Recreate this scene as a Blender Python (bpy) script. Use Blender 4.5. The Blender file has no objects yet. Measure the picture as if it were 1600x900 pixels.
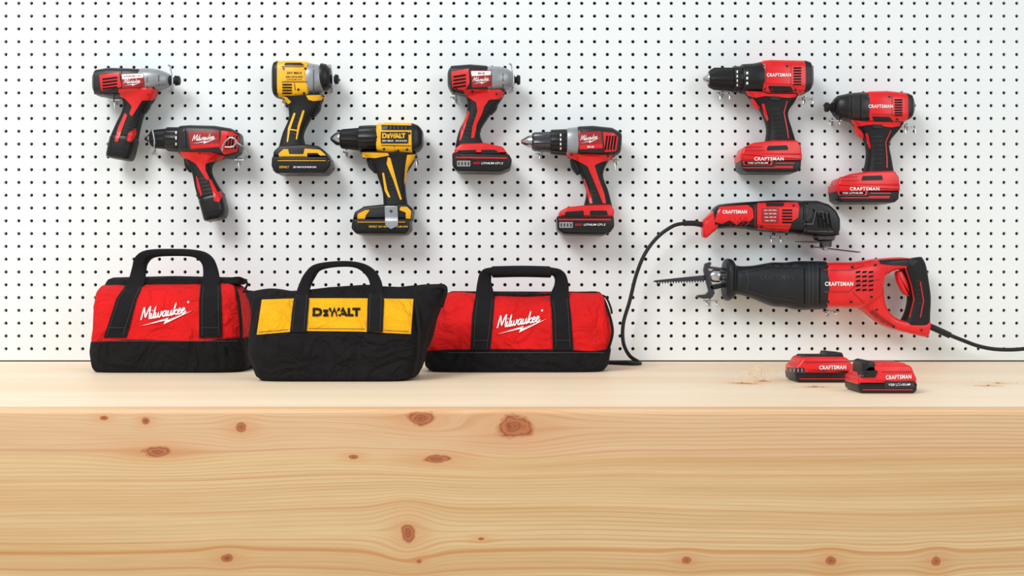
import bpy, bmesh, math, random
from mathutils import Vector, noise
from mathutils.bvhtree import BVHTree
from mathutils.geometry import delaunay_2d_cdt
random.seed(4)
COL = bpy.context.scene.collection
PX = 0.00125; CD = 2.0; ZC = 115*PX
CAM = Vector((0, -CD, ZC))
def sc(d): return PX*(CD-d)/CD
def W(px, py, d):
    s = sc(d); return Vector(((px-800)*s, -d, ZC-(py-450)*s))
def pyz(d, z=0.0): return 450+(ZC-z)/sc(d)
def lin(c):
    return tuple(((v/255)/12.92 if v/255 <= .04045 else ((v/255+.055)/1.055)**2.4) for v in c)+(1,)

# ---------------------------------------------------------------- materials
def mat(name, rgb, rough=.45, metal=0, var=.08, scale=60, bump=0, bscale=400, spec=.5):
    m = bpy.data.materials.new(name); m.use_nodes = True
    nt = m.node_tree; b = nt.nodes['Principled BSDF']
    tc = nt.nodes.new('ShaderNodeNewGeometry')
    n = nt.nodes.new('ShaderNodeTexNoise'); n.inputs['Scale'].default_value = scale; n.inputs['Detail'].default_value = 4
    nt.links.new(tc.outputs['Position'], n.inputs['Vector'])
    r = nt.nodes.new('ShaderNodeValToRGB')
    c = lin(rgb)
    r.color_ramp.elements[0].color = tuple(v*(1-var) for v in c[:3])+(1,)
    r.color_ramp.elements[1].color = tuple(min(1, v*(1+var)) for v in c[:3])+(1,)
    r.color_ramp.elements[0].position = .3; r.color_ramp.elements[1].position = .7
    nt.links.new(n.outputs['Fac'], r.inputs['Fac']); nt.links.new(r.outputs['Color'], b.inputs['Base Color'])
    b.inputs['Roughness'].default_value = rough; b.inputs['Metallic'].default_value = metal; b.inputs['Specular IOR Level'].default_value = spec
    if bump:
        n2 = nt.nodes.new('ShaderNodeTexNoise'); n2.inputs['Scale'].default_value = bscale; n2.inputs['Detail'].default_value = 3
        nt.links.new(tc.outputs['Position'], n2.inputs['Vector'])
        bp = nt.nodes.new('ShaderNodeBump'); bp.inputs['Strength'].default_value = bump; bp.inputs['Distance'].default_value = .002
        nt.links.new(n2.outputs['Fac'], bp.inputs['Height']); nt.links.new(bp.outputs['Normal'], b.inputs['Normal'])
    return m
def fabric(name, rgb, weave=1300, rough=.85, fold=.6, wst=.45, spec=.25):
    m = mat(name, rgb, rough, var=.1, scale=18, spec=spec)
    nt = m.node_tree; b = nt.nodes['Principled BSDF']; g = nt.nodes.new('ShaderNodeNewGeometry')
    def bumpit(sock, st, dist, prev=None):
        bp = nt.nodes.new('ShaderNodeBump'); bp.inputs['Strength'].default_value = st; bp.inputs['Distance'].default_value = dist
        nt.links.new(sock, bp.inputs['Height'])
        if prev: nt.links.new(prev, bp.inputs['Normal'])
        return bp.outputs['Normal']
    n = nt.nodes.new('ShaderNodeTexNoise'); n.inputs['Scale'].default_value = 16; n.inputs['Detail'].default_value = 3; n.inputs['Distortion'].default_value = 1.6
    nt.links.new(g.outputs['Position'], n.inputs['Vector'])
    p = bumpit(n.outputs['Fac'], fold, .03)
    n3 = nt.nodes.new('ShaderNodeTexNoise'); n3.inputs['Scale'].default_value = weave
    nt.links.new(g.outputs['Position'], n3.inputs['Vector'])
    p = bumpit(n3.outputs['Fac'], wst, .0009, p)
    nt.links.new(p, b.inputs['Normal']); return m
K = dict(
 black=mat('black_plastic', (20, 20, 23), .38, bump=.1, spec=.4), dark=mat('charcoal_plastic', (40, 37, 40), .36, bump=.08, spec=.4),
 rubber=mat('black_rubber', (15, 16, 18), .55, bump=.3, spec=.35), soot=mat('vent_black', (8, 8, 9), .7, spec=.2),
 mred=mat('bright_red_plastic', (222, 27, 26), .33), cred=mat('red_plastic', (228, 22, 28), .3), dred=mat('dark_red_plastic', (158, 18, 22), .4),
 yellow=mat('yellow_plastic', (246, 184, 18), .36), grey=mat('grey_alloy', (156, 161, 166), .36, metal=.35),
 steel=mat('steel', (200, 202, 205), .22, metal=1), gun=mat('dark_steel', (92, 93, 98), .3, metal=.9),
 bladesteel=mat('blade_steel', (66, 67, 71), .42, metal=.7),
 white=mat('white_print', (246, 246, 246), .5, var=.02), pgrey=mat('grey_print', (150, 152, 155), .5, var=.02),
 boot=mat('boot_rubber', (22, 26, 33), .45, bump=.12, spec=.4), emboss=mat('embossed_rubber', (34, 39, 46), .45), stitch=mat('stitching_thread', (56, 55, 58), .8),
 bred=fabric('red_canvas', (222, 24, 25), fold=.7), bblack=fabric('black_canvas', (20, 18, 21), fold=.9), byel=fabric('yellow_canvas', (244, 178, 22)),
 web=fabric('black_webbing', (24, 23, 26), 700, .9, .1, .9), print=mat('black_print', (18, 18, 20), .6, spec=.2),
 cord=mat('cord_rubber', (20, 21, 24), .5, spec=.4), dust=mat('sawdust', (240, 210, 168), .9, var=.15, scale=900),
 floor=mat('concrete_floor', (150, 148, 145), .8, var=.2, scale=8), backing=mat('wall_backing', (22, 21, 20), .9),
)

# ---------------------------------------------------------------- mesh helpers
def link(name, verts, faces, m, loc=(0, 0, 0), parent=None, sharp=38):
    me = bpy.data.meshes.new(name); l = Vector(loc)
    me.from_pydata([tuple(Vector(v)-l) for v in verts], [], faces)
    bm = bmesh.new(); bm.from_mesh(me); bmesh.ops.recalc_face_normals(bm, faces=bm.faces); bm.to_mesh(me); bm.free()
    me.polygons.foreach_set('use_smooth', [True]*len(me.polygons))
    me.set_sharp_from_angle(angle=math.radians(sharp))
    me.materials.append(m)
    o = bpy.data.objects.new(name, me); COL.objects.link(o)
    if parent: o.parent = parent
    else: o.location = loc
    return o
def tag(o, label=None, cat=None, group=None, kind=None):
    if label: o['label'] = label
    if cat: o['category'] = cat
    if group: o['group'] = group
    if kind: o['kind'] = kind
    return o
def cr(a, b, c, d, t):
    return .5*((2*b)+(c-a)*t+(2*a-5*b+4*c-d)*t*t+(3*b-a-3*c+d)*t**3)
def resample(st, k):
    if k <= 1: return st
    out = []
    for i in range(len(st)-1):
        p = [st[max(i-1, 0)], st[i], st[i+1], st[min(i+2, len(st)-1)]]
        for j in range(k):
            out.append(tuple(cr(p[0][q], p[1][q], p[2][q], p[3][q], j/k) for q in range(len(st[0]))))
    return out+[st[-1]]
def capped(st, r):
    def one(s0, s1):
        m0 = Vector(((s0[0]+s0[2])/2, (s0[1]+s0[3])/2)); m1 = Vector(((s1[0]+s1[2])/2, (s1[1]+s1[3])/2))
        L = max((m1-m0).length, .01); rr = min(r, L*.8)
        res = []
        for (t, sh) in ((0, 1), (.3, .3), (1, 0)):
            f = t*rr/L; s = [s0[q]+(s1[q]-s0[q])*f for q in range(6)]
            w = math.hypot(s[2]-s[0], s[3]-s[1])/2; k = max(.05, 1-sh*rr/max(w, .01))
            mx, my = (s[0]+s[2])/2, (s[1]+s[3])/2
            kh = max(.05, 1-sh*rr/max(s[4], .01))
            res.append((mx+(s[0]-mx)*k, my+(s[1]-my)*k, mx+(s[2]-mx)*k, my+(s[3]-my)*k, s[4]*kh, s[5]))
        return res
    st = [tuple(s)+(0,)*(6-len(s)) for s in st]
    if r <= 0: return st
    return one(st[0], st[1])+st[1:-1]+one(st[-1], st[-2])[::-1]
def rnd(poly, rad=2, k=3):
    out = []; n = len(poly)
    for i in range(n):
        a, b, c = Vector(poly[i-1]), Vector(poly[i]), Vector(poly[(i+1) % n])
        p = b+(a-b).normalized()*min(rad, (a-b).length*.45); q = b+(c-b).normalized()*min(rad, (c-b).length*.45)
        for j in range(k+1):
            t = j/k; out.append(tuple(p*(1-t)**2+b*2*t*(1-t)+q*t*t))
    return out
def inset(poly, r):
    n = len(poly); A = sum(poly[i-1][0]*poly[i][1]-poly[i][0]*poly[i-1][1] for i in range(n)); s = 1 if A > 0 else -1
    out = []
    for i in range(n):
        a, b, c = Vector(poly[i-1]), Vector(poly[i]), Vector(poly[(i+1) % n])
        e1 = (b-a); e2 = (c-b)
        if e1.length < 1e-6 or e2.length < 1e-6: out.append(tuple(b)); continue
        e1.normalize(); e2.normalize()
        n1 = Vector((-e1.y, e1.x))*s; n2 = Vector((-e2.y, e2.x))*s
        m = n1+n2
        if m.length < 1e-4: m = n1.copy()
        m.normalize(); k = min(1/max(m.dot(n1), .3), 1.6)
        out.append(tuple(b+m*r*k))
    return out
def circ(x, y, r, n=12, ry=None):
    ry = ry or r
    return [(x+r*math.cos(2*math.pi*i/n), y+ry*math.sin(2*math.pi*i/n)) for i in range(n)]
_tc = {}
def textgeo(s, shear=0, bold=0, space=1):
    key = (s, shear, bold, space)
    if key in _tc: return _tc[key]
    cu = bpy.data.curves.new('t', 'FONT'); cu.body = s; cu.shear = shear; cu.offset = bold; cu.resolution_u = 3; cu.space_character = space
    o = bpy.data.objects.new('t', cu); COL.objects.link(o); bpy.context.view_layer.update()
    ev = o.evaluated_get(bpy.context.evaluated_depsgraph_get()); me = ev.to_mesh()
    vs = [(v.co.x, v.co.y) for v in me.vertices]; fs = [tuple(p.vertices) for p in me.polygons]
    ev.to_mesh_clear(); bpy.data.objects.remove(o); bpy.data.curves.remove(cu)
    x0 = min(v[0] for v in vs); x1 = max(v[0] for v in vs); y0 = min(v[1] for v in vs); y1 = max(v[1] for v in vs)
    vs = [((x-x0)/(x1-x0)-.5, (y-y0)/(y1-y0)-.5) for x, y in vs]
    _tc[key] = (vs, fs); return _tc[key]
def sweep(pts, r, n=10, sub=6, flat=None):
    P = [tuple(p) for p in pts]; P = [Vector(p) for p in resample(P, sub)]
    V = []; F = []; up = Vector((0, 1, 0)); prev = None
    for i, p in enumerate(P):
        t = (P[min(i+1, len(P)-1)]-P[max(i-1, 0)]).normalized()
        if prev is None:
            a = t.cross(up)
            if a.length < .1: a = t.cross(Vector((0, 0, 1)))
            a.normalize()
        else:
            a = (prev-t*prev.dot(t)).normalized()
        prev = a; b = t.cross(a)
        rr = r(i/(len(P)-1)) if callable(r) else r
        for k in range(n):
            th = 2*math.pi*k/n; V.append(p+a*math.cos(th)*rr+b*math.sin(th)*rr*(flat or 1))
    for i in range(len(P)-1):
        for k in range(n):
            F.append((i*n+k, i*n+(k+1) % n, (i+1)*n+(k+1) % n, (i+1)*n+k))
    F.append(tuple(range(n))[::-1]); F.append(tuple(range((len(P)-1)*n, len(P)*n)))
    return V, F
def ribbon(path, w, smooth=1):
    P = [Vector(p) for p in resample([tuple(p) for p in path], smooth)]; L = []; R = []
    for i, p in enumerate(P):
        a = (p-P[i-1]).normalized() if i else None; b = (P[i+1]-p).normalized() if i < len(P)-1 else None
        if a is None: a = b
        if b is None: b = a
        n1 = Vector((-a.y, a.x)); n2 = Vector((-b.y, b.x)); m = n1+n2
        m = m.normalized() if m.length > .1 else n1
        k = min(1/max(m.dot(n1), .3), 1.8); L.append(p+m*w*k); R.append(p-m*w*k)
    return L, R
MILW = [[(0, 0), (.1, .9), (.14, .93), (.22, .5), (.3, .2), (.42, .7), (.52, .98), (.55, .95), (.56, .4), (.6, .02), (.68, .1)],
 [(.70, .44), (.69, .1), (.75, 0), (.84, .12)], [(.715, .62), (.73, .68)], [(.84, .12), (.9, .5), (.93, .95), (.88, .5), (.88, .06), (.94, 0), (1.0, .12)],
 [(1.0, .44), (1.01, .1), (1.1, .01), (1.17, .2), (1.19, .4), (1.2, .1), (1.29, .01), (1.38, .2), (1.39, .44), (1.47, .36)],
 [(1.74, .36), (1.64, .46), (1.53, .36), (1.5, .14), (1.57, .0), (1.67, .1), (1.76, .44), (1.73, .1), (1.78, 0), (1.86, .1)],
 [(1.88, .44), (1.87, .1), (1.94, 0), (2.04, .12), (2.1, .44), (2.09, .1), (2.14, 0), (2.22, .1)],
 [(2.22, .1), (2.3, .55), (2.34, .95), (2.28, .5), (2.27, 0)], [(2.5, .44), (2.4, .34), (2.3, .22), (2.42, .05), (2.5, 0), (2.56, .1)],
 [(2.56, .18), (2.7, .26), (2.74, .38), (2.66, .46), (2.57, .3), (2.59, .06), (2.7, 0), (2.84, .14)],
 [(2.84, .18), (2.98, .26), (3.02, .38), (2.94, .46), (2.85, .3), (2.87, .06), (2.98, 0), (3.14, .16)]]
DW = [[(.13, .13), (.13, .87), (.46, .87), (.68, .76), (.74, .5), (.68, .24), (.46, .13), (.0, .13)], [(1.36, .13), (1.03, .13), (1.03, .66), (1.36, .66)], [(1.03, .4), (1.3, .4)],
 [(1.47, 1), (1.68, .13), (1.88, .85), (2.08, .13), (2.29, 1)], [(2.3, .0), (2.62, .88), (2.94, .0)], [(2.45, .28), (2.8, .28)],
 [(3.12, 1), (3.12, .13), (3.52, .13)], [(3.42, .87), (4.1, .87)], [(3.78, .87), (3.78, .0)]]
SPLIT = {'red_flash', 'foot_accents', 'stitching', 'housing_seam', 'red_panel', 'yellow_trim', 'red_trim', 'head_seam', 'case_rings', 'stripe', 'grip_line', 'red_grip_line', 'housing_groove', 'boot_groove', 'shell_grooves', 'foot_step', 'band_seam'}

class Thing:
    def __init__(s, name, label, cat, dc, base, group=None, hs=1):
        s.root = bpy.data.objects.new(name, None); s.root.empty_display_size = .03; COL.objects.link(s.root)
        s.loc = W(base[0], base[1], dc) if len(base) == 2 else Vector(base)
        s.root.location = s.loc; tag(s.root, label, cat, group); s.dc = dc; s.V = []; s.F = []; s.tree = None; s.hs = hs
    def add(s, name, V, F, m, parent=None, solid=True, sharp=38):
        o = link(name, V, F, K[m], s.loc, parent or s.root, sharp)
        if solid:
            b = len(s.V); s.V += [tuple(v) for v in V]; s.F += [tuple(i+b for i in f) for f in F]; s.tree = None
        return o
    def loft(s, name, st, m, e=2.8, n=40, sub=4, cap=2, flute=None, trace=0, jit=0, parent=None, solid=True, sharp=32):
        if cap:
            inner = capped(st, cap); L = inner[:2]+resample(inner[2:-2], sub)+inner[-2:]
        else: L = resample(capped(st, 0), sub)
        V = []; F = []; st = L
        for (ax, ay, bx, by, hd, off) in st:
            hd *= s.hs; off *= s.hs
            dd = s.dc+(off+trace*hd)*PX
            A = W(ax, ay, dd); B = W(bx, by, dd); M = (A+B)/2; H = (B-A)/2
            for k in range(n):
                th = 2*math.pi*k/n; c, q = math.cos(th), math.sin(th)
                u = math.copysign(abs(c)**(2/e), c); v = math.copysign(abs(q)**(2/e), q)
                f = 1
                if flute: f = 1+flute[1]*(1 if math.cos(flute[0]*th) > 0 else -1)
                p = M+H*u*f; p.y = -(s.dc+(off+v*hd*f)*PX)
                if jit:
                    nv = noise.noise_vector(Vector((p.x*8, p.y*8, p.z*8)))+.6*noise.noise_vector(Vector((p.x*22+p.z*12, p.y*20, p.z*16)))
                    w = noise.noise(Vector((p.x*14+p.z*22+3, p.y*10, p.z*10-p.x*14)))
                    nv.y += -1.1*max(0, .35-abs(w)*2.2)
                    p = p+nv*jit*PX*min(1, max(0, (p.z-.002)/.03))
                V.append(p)
        for i in range(len(st)-1):
            for k in range(n): F.append((i*n+k, i*n+(k+1) % n, (i+1)*n+(k+1) % n, (i+1)*n+k))
        F.append(tuple(range(n))[::-1]); F.append(tuple(range((len(st)-1)*n, len(st)*n)))
        return s.add(name, V, F, m, parent, solid, sharp)
    def slab(s, name, poly, m, hd, off=0, r=3, rad=3, parent=None, trace=0, zmin=None, solid=True):
        hd *= s.hs; off *= s.hs
        p0 = rnd(poly, rad) if rad else [tuple(q) for q in poly]; rings = []
        N = 3
        for i in range(N+1):
            a = i/N*math.pi/2; rings.append((inset(p0, r*(1-math.sin(a))), off-hd+r*(1-math.cos(a))))
        for i in range(N, -1, -1):
            a = i/N*math.pi/2; rings.append((inset(p0, r*(1-math.sin(a))), off+hd-r*(1-math.cos(a))))
        V = []; F = []; n = len(p0)
        for q, d in rings:
            for x, y in q:
                w = W(x, y, s.dc+trace*PX); w.y = -(s.dc+d*PX)
                if zmin is not None: w.z = max(w.z, zmin)
                V.append(w)
        for i in range(len(rings)-1):
            for k in range(n): F.append((i*n+k, i*n+(k+1) % n, (i+1)*n+(k+1) % n, (i+1)*n+k))
        F.append(tuple(range(n))[::-1]); F.append(tuple(range((len(rings)-1)*n, len(rings)*n)))
        return s.add(name, V, F, m, parent, solid)
    def proj(s, pts, off):
        if s.tree is None: s.tree = BVHTree.FromPolygons(s.V, s.F)
        res = []; dep = []
        for x, y in pts:
            d = (W(x, y, s.dc)-CAM).normalized(); h = s.tree.ray_cast(CAM, d)
            if h[0] is not None: res.append((d, (h[0]-CAM).length)); dep.append(-h[0].y)
            else: res.append((d, None))
        md = min(dep) if dep else s.dc+.02
        out = []
        for d, t in res:
            if t is None: t = (CD-md)/d.y
            out.append((CAM+d*(t-off*PX), CAM+d*(t+1.6*PX)))
        return out
    def patch(s, name, polys, m, off=.7, rad=1.5, L=6, parent=None, solid=False):
        if isinstance(polys[0][0], (int, float)): polys = [polys]
        if name in SPLIT and len(polys) > 1:
            return [s.patch(name, [p], m, off, rad, L, parent, solid) for p in polys][0]
        V = []; F = []
        for poly in polys:
            p = rnd(poly, rad, 2) if rad else poly
            A = sum(p[i-1][0]*p[i][1]-p[i][0]*p[i-1][1] for i in range(len(p)))
            if A < 0: p = p[::-1]
            cv, ce, cf, _a, _b, _c = delaunay_2d_cdt([Vector(q) for q in p], [], [list(range(len(p)))], 1, 1e-4)
            bm = bmesh.new(); bv = [bm.verts.new((q.x, q.y, 0)) for q in cv]
            for f in cf:
                if len(f) > 2:
                    try: bm.faces.new([bv[i] for i in f])
                    except ValueError: pass
            for v in [v for v in bm.verts if not v.link_faces]: bm.verts.remove(v)
            bmesh.ops.triangulate(bm, faces=bm.faces[:])
            for _ in range(5):
                es = [e for e in bm.edges if e.calc_length() > L]
                if not es: break
                bmesh.ops.subdivide_edges(bm, edges=es, cuts=1); bmesh.ops.triangulate(bm, faces=[f for f in bm.faces if len(f.verts) > 3], ngon_method='EAR_CLIP', quad_method='SHORT_EDGE')
            bm.verts.index_update(); bm.verts.ensure_lookup_table()
            pr = s.proj([(v.co.x, v.co.y) for v in bm.verts], off); b = len(V)
            V += [q[0] for q in pr]; F += [tuple(v.index+b for v in f.verts) for f in bm.faces]
            back = {}
            for e in bm.edges:
                if len(e.link_faces) == 1:
                    a, c = e.verts[0].index, e.verts[1].index
                    for q in (a, c):
                        if q not in back: back[q] = len(V); V.append(pr[q][1])
                    F.append((a+b, c+b, back[c], back[a]))
            bm.free()
        return s.add(name, V, F, m, parent, solid)
    def lines(s, name, paths, w, m, off=1, parent=None, smooth=1):
        if name in SPLIT and len(paths) > 1:
            return [s.lines(name, [p], w, m, off, parent, smooth) for p in paths][0]
        V = []; F = []
        for path in paths:
            if smooth == 1:
                q = [path[0]]
                for a, b in zip(path, path[1:]):
                    k = max(1, int(math.hypot(b[0]-a[0], b[1]-a[1])/7))
                    q += [(a[0]+(b[0]-a[0])*i/k, a[1]+(b[1]-a[1])*i/k) for i in range(1, k+1)]
                path = q
            L, R = ribbon(path, w, smooth); pr = s.proj([tuple(v) for v in L+R], off); b = len(V); n = len(L)
            V += [q[0] for q in pr]; F += [(b+i, b+i+1, b+n+i+1, b+n+i) for i in range(n-1)]
        return s.add(name, V, F, m, parent, False)
    def text(s, t, cx, cy, w, h, m, rot=0, shear=0, bold=.015, space=1, off=1.2, parent=None, name='lettering'):
        vs, fs = textgeo(t, shear, bold, space); a = math.radians(rot); pts = []
        for x, y in vs:
            x *= w; y *= h; pts.append((cx+x*math.cos(a)-y*math.sin(a), cy-(x*math.sin(a)+y*math.cos(a))))
        pr = s.proj(pts, off)
        return s.add(name, [q[0] for q in pr], fs, m, parent, False)
    def script_logo(s, cx, cy, w, h, m, rot=10, parent=None, off=1.4):
        a = math.radians(rot)
        def T(x, y): return (cx+x*math.cos(a)-y*math.sin(a), cy-(x*math.sin(a)+y*math.cos(a)))
        def U(x, y): return T((x-1.72)/3.45*w+y*h*.32, (y-.5)*h)
        s.lines('lettering', [[U(*p) for p in st] for st in MILW], max(w*.0125, .34), m, off, parent, 3)
        bolt = [(-.52, -1.0), (.06, -.66), (.02, -.86), (.56, -.36), (-.06, -1.16), (-.02, -.86)]
        s.patch('lightning_mark', [T(x*w, y*h-.02*h) for x, y in bolt], m, off, 0, 8, parent)
    def block_logo(s, cx, cy, w, h, m, parent=None, off=1.2, bw=.13):
        s.lines('lettering', [[(cx+(x/4.05-.5)*w, cy-(y-.5)*h) for x, y in st] for st in DW], h*bw, m, off, parent)
    def tube(s, name, pts, r, m, parent=None, n=10, sub=6, solid=False, flat=None):
        V, F = sweep([W(*p) for p in pts], r*PX, n, sub, flat); return s.add(name, V, F, m, parent, solid)

def slots(x0, y0, x1, y1, n, w, lean=0):
    out = []
    for i in range(n):
        x = x0+(x1-x0)*(i+.5)/n; out.append([(x-w/2+lean, y0), (x+w/2+lean, y0), (x+w/2-lean, y1), (x-w/2-lean, y1)])
    return out
def hslots(x0, y0, x1, y1, n, h, lean=0):
    out = []
    for i in range(n):
        y = y0+(y1-y0)*(i+.5)/n; out.append([(x0, y-h/2+lean), (x1, y-h/2-lean), (x1, y+h/2-lean), (x0, y+h/2+lean)])
    return out

# ================================================================ SETTING
def pegboard():
    sp = 20*PX; r = 2.75*PX; th = .005; x_off = (9-800)*PX
    V = []; F = []; n = 12
    zrow0 = ZC-(5-450)*PX
    zb = .0025
    rows = []; k = -8
    while True:
        z = zrow0-k*sp
        if z-sp/2 < zb: break
        rows.append(z); k += 1
    kx0 = int((-1.5-x_off)/sp); xs = [x_off+sp*i for i in range(kx0, kx0+121)]
    sq = []
    for i in range(n):
        a = 2*math.pi*i/n+math.pi/4; c, s_ = math.cos(a), math.sin(a); m = max(abs(c), abs(s_)); sq.append((c/m*sp/2, s_/m*sp/2, c*r, s_*r))
    for z in rows:
        for x in xs:
            b = len(V)
            for q in sq: V.append((x+q[0], 0, z+q[1]))
            for q in sq: V.append((x+q[2], 0, z+q[3]))
            for q in sq: V.append((x+q[2], th, z+q[3]))
            for i in range(n):
                j = (i+1) % n
                F.append((b+i, b+j, b+n+j, b+n+i)); F.append((b+n+i, b+n+j, b+2*n+j, b+2*n+i))
    zl = rows[-1]-sp/2; b = len(V); xa = xs[0]-sp/2; xb = xs[-1]+sp/2
    V += [(xa, 0, zl), (xb, 0, zl), (xb, 0, zb), (xa, 0, zb), (xb, th, zb), (xa, th, zb)]
    F += [(b, b+1, b+2, b+3), (b+3, b+2, b+4, b+5)]
    me = bpy.data.meshes.new('wall_back'); me.from_pydata(V, [], F); me.materials.append(None)
    o = bpy.data.objects.new('wall_back', me); COL.objects.link(o); o['kind'] = 'structure'
    me.materials[0] = mat('pegboard_white', (238, 244, 245), .55, var=.015, scale=3)
    zt = rows[0]+sp/2
    Vb = [(xa, .006, -.9), (xb, .006, -.9), (xb, .006, zt), (xa, .006, zt), (xa, .06, -.9), (xb, .06, -.9), (xb, .06, zt), (xa, .06, zt)]
    Fb = [(0, 1, 2, 3), (4, 5, 6, 7), (0, 1, 5, 4), (3, 2, 6, 7), (0, 3, 7, 4), (1, 2, 6, 5)]
    link('wall_backing', Vb, Fb, K['backing'], parent=o, sharp=20)
pegboard()
def boxmesh(x0, x1, y0, y1, z0, z1):
    V = [(x, y, z) for x in (x0, x1) for y in (y0, y1) for z in (z0, z1)]
    return V, [(0, 1, 3, 2), (4, 5, 7, 6), (0, 1, 5, 4), (2, 3, 7, 6), (0, 2, 6, 4), (1, 3, 7, 5)]
V, F = boxmesh(-3, 3, -4, .2, -.95, -.9); o = link('floor', V, F, K['floor']); o['kind'] = 'structure'

BD = CD-CD*115/190   # bench depth (front edge)
def wood(name, knots, base, line, top=False, streaks=()):
    m = bpy.data.materials.new(name); m.use_nodes = True; nt = m.node_tree; b = nt.nodes['Principled BSDF']
    def Mth(op, a, b_=0, c=0, clamp=False):
        n = nt.nodes.new('ShaderNodeMath'); n.operation = op; n.use_clamp = clamp
        for i, v in enumerate((a, b_, c)):
            if isinstance(v, (int, float)): n.inputs[i].default_value = v
            else: nt.links.new(v, n.inputs[i])
        return n.outputs[0]
    def Noise(x, v, sx, sv, detail=3, z=0, dist=0):
        cb = nt.nodes.new('ShaderNodeCombineXYZ'); nt.links.new(Mth('MULTIPLY', x, sx), cb.inputs[0]); nt.links.new(Mth('MULTIPLY', v, sv), cb.inputs[1]); cb.inputs[2].default_value = z
        n = nt.nodes.new('ShaderNodeTexNoise'); n.inputs['Scale'].default_value = 1; n.inputs['Detail'].default_value = detail; n.inputs['Distortion'].default_value = dist
        nt.links.new(cb.outputs[0], n.inputs['Vector']); return n.outputs['Fac']
    g = nt.nodes.new('ShaderNodeNewGeometry'); sp = nt.nodes.new('ShaderNodeSeparateXYZ'); nt.links.new(g.outputs['Position'], sp.inputs[0])
    x = sp.outputs[0]; v = Mth('ADD', sp.outputs[2], Mth('MULTIPLY', Mth('ADD', sp.outputs[1], BD), .7))
    grain = Mth('ADD', v, Mth('MULTIPLY', Mth('SUBTRACT', Noise(x, v, 1.9, 5, 1, 3), .5), .034))
    core = None; halo = None
    wob = Mth('MULTIPLY', Mth('SUBTRACT', Noise(x, v, 70, 110, 3, 1), .5), .95)
    warp = None; s = sc(BD)
    for (px, py, rx, ry) in knots:
        x0 = (px-800)*s; z0 = ZC-(py-450)*s; rx *= s; ry *= s
        dx = Mth('SUBTRACT', x, x0); dz = Mth('SUBTRACT', v, z0)
        ax = Mth('MULTIPLY', dx, 1/(rx*3.6)); az = Mth('MULTIPLY', dz, 1/(ry*2.4))
        w = Mth('EXPONENT', Mth('MULTIPLY', Mth('ADD', Mth('MULTIPLY', ax, ax), Mth('MULTIPLY', az, az)), -1))
        t = Mth('MULTIPLY', Mth('MULTIPLY', w, dz), -.85)
        warp = t if warp is None else Mth('ADD', warp, t)
        halo = w if halo is None else Mth('MAXIMUM', halo, w)
        cx = Mth('MULTIPLY', dx, 1/rx); cz = Mth('MULTIPLY', dz, 1/ry)
        d = Mth('ADD', Mth('SQRT', Mth('ADD', Mth('MULTIPLY', cx, cx), Mth('MULTIPLY', cz, cz))), wob)
        core = d if core is None else Mth('MINIMUM', core, d)
    if warp is not None: grain = Mth('ADD', grain, warp)
    def ramp(f, stops):
        r = nt.nodes.new('ShaderNodeValToRGB'); nt.links.new(f, r.inputs[0]); e = r.color_ramp.elements
        while len(e) < len(stops): e.new(.5)
        for q, (p, c) in zip(e, stops): q.position = p; q.color = c if len(c) == 4 else lin(c)
        return r.outputs['Color']
    def mix(f, a, c, mode='MIX'):
        n = nt.nodes.new('ShaderNodeMix'); n.data_type = 'RGBA'; n.blend_type = mode
        if isinstance(f, (int, float)): n.inputs[0].default_value = f
        else: nt.links.new(f, n.inputs[0])
        for i, q in ((6, a), (7, c)):
            if isinstance(q, tuple): n.inputs[i].default_value = q
            else: nt.links.new(q, n.inputs[i])
        return n.outputs[2]
    bandn = Noise(x, grain, .9, 30 if not top else 12, 2, 7)
    col = mix(Mth('MULTIPLY', Mth('SUBTRACT', bandn, .42), 3.4, clamp=True), lin(base), lin(tuple(int(.6*a+.4*c) for a, c in zip(base, line))))
    if not top:   # the upper strip of the front is pinker
        zs = ZC-(714-450)*s
        up = Mth('MULTIPLY', Mth('SUBTRACT', Mth('ADD', v, Mth('MULTIPLY', Noise(x, v, 2, 2, 1, 33), .01)), zs+.004), 400, clamp=True)
        col = mix(Mth('MULTIPLY', up, .6), col, lin((238, 197, 158)))
    ring = Mth('FRACT', Mth('ADD', Mth('MULTIPLY', grain, 210 if not top else 45), Mth('MULTIPLY', Noise(x, grain, 1.2, 30, 2, 11), 2.6)))
    lineM = ramp(ring, [(0, (.2, .2, .2, 1)), (.1, (0, 0, 0, 1)), (.62, (.08, .08, .08, 1)), (.9, (1, 1, 1, 1)), (1, (.2, .2, .2, 1))])
    amt = Mth('MULTIPLY', Mth('MULTIPLY', lineM, Mth('ADD', Mth('MULTIPLY', Noise(x, grain, 1.0, 11, 2, 20), 2.6), -.76, clamp=True)), .72 if not top else .2)
    col = mix(amt, col, lin(line))
    for (py, wd, am) in streaks:
        q = Mth('MULTIPLY', Mth('SUBTRACT', grain, ZC-(py-450)*s), 1/(wd*s))
        col = mix(Mth('MULTIPLY', Mth('EXPONENT', Mth('MULTIPLY', Mth('MULTIPLY', q, q), -1)), am), col, lin((208, 132, 64)))
    fine = Noise(x, grain, 12, 1300, 3, 5)
    fr = Mth('MULTIPLY', Mth('SUBTRACT', fine, .38), 2.6, clamp=True)
    col = mix(Mth('MULTIPLY', fr, .3 if not top else .08), col, lin(tuple(int(c*.88) for c in line)))
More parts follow.
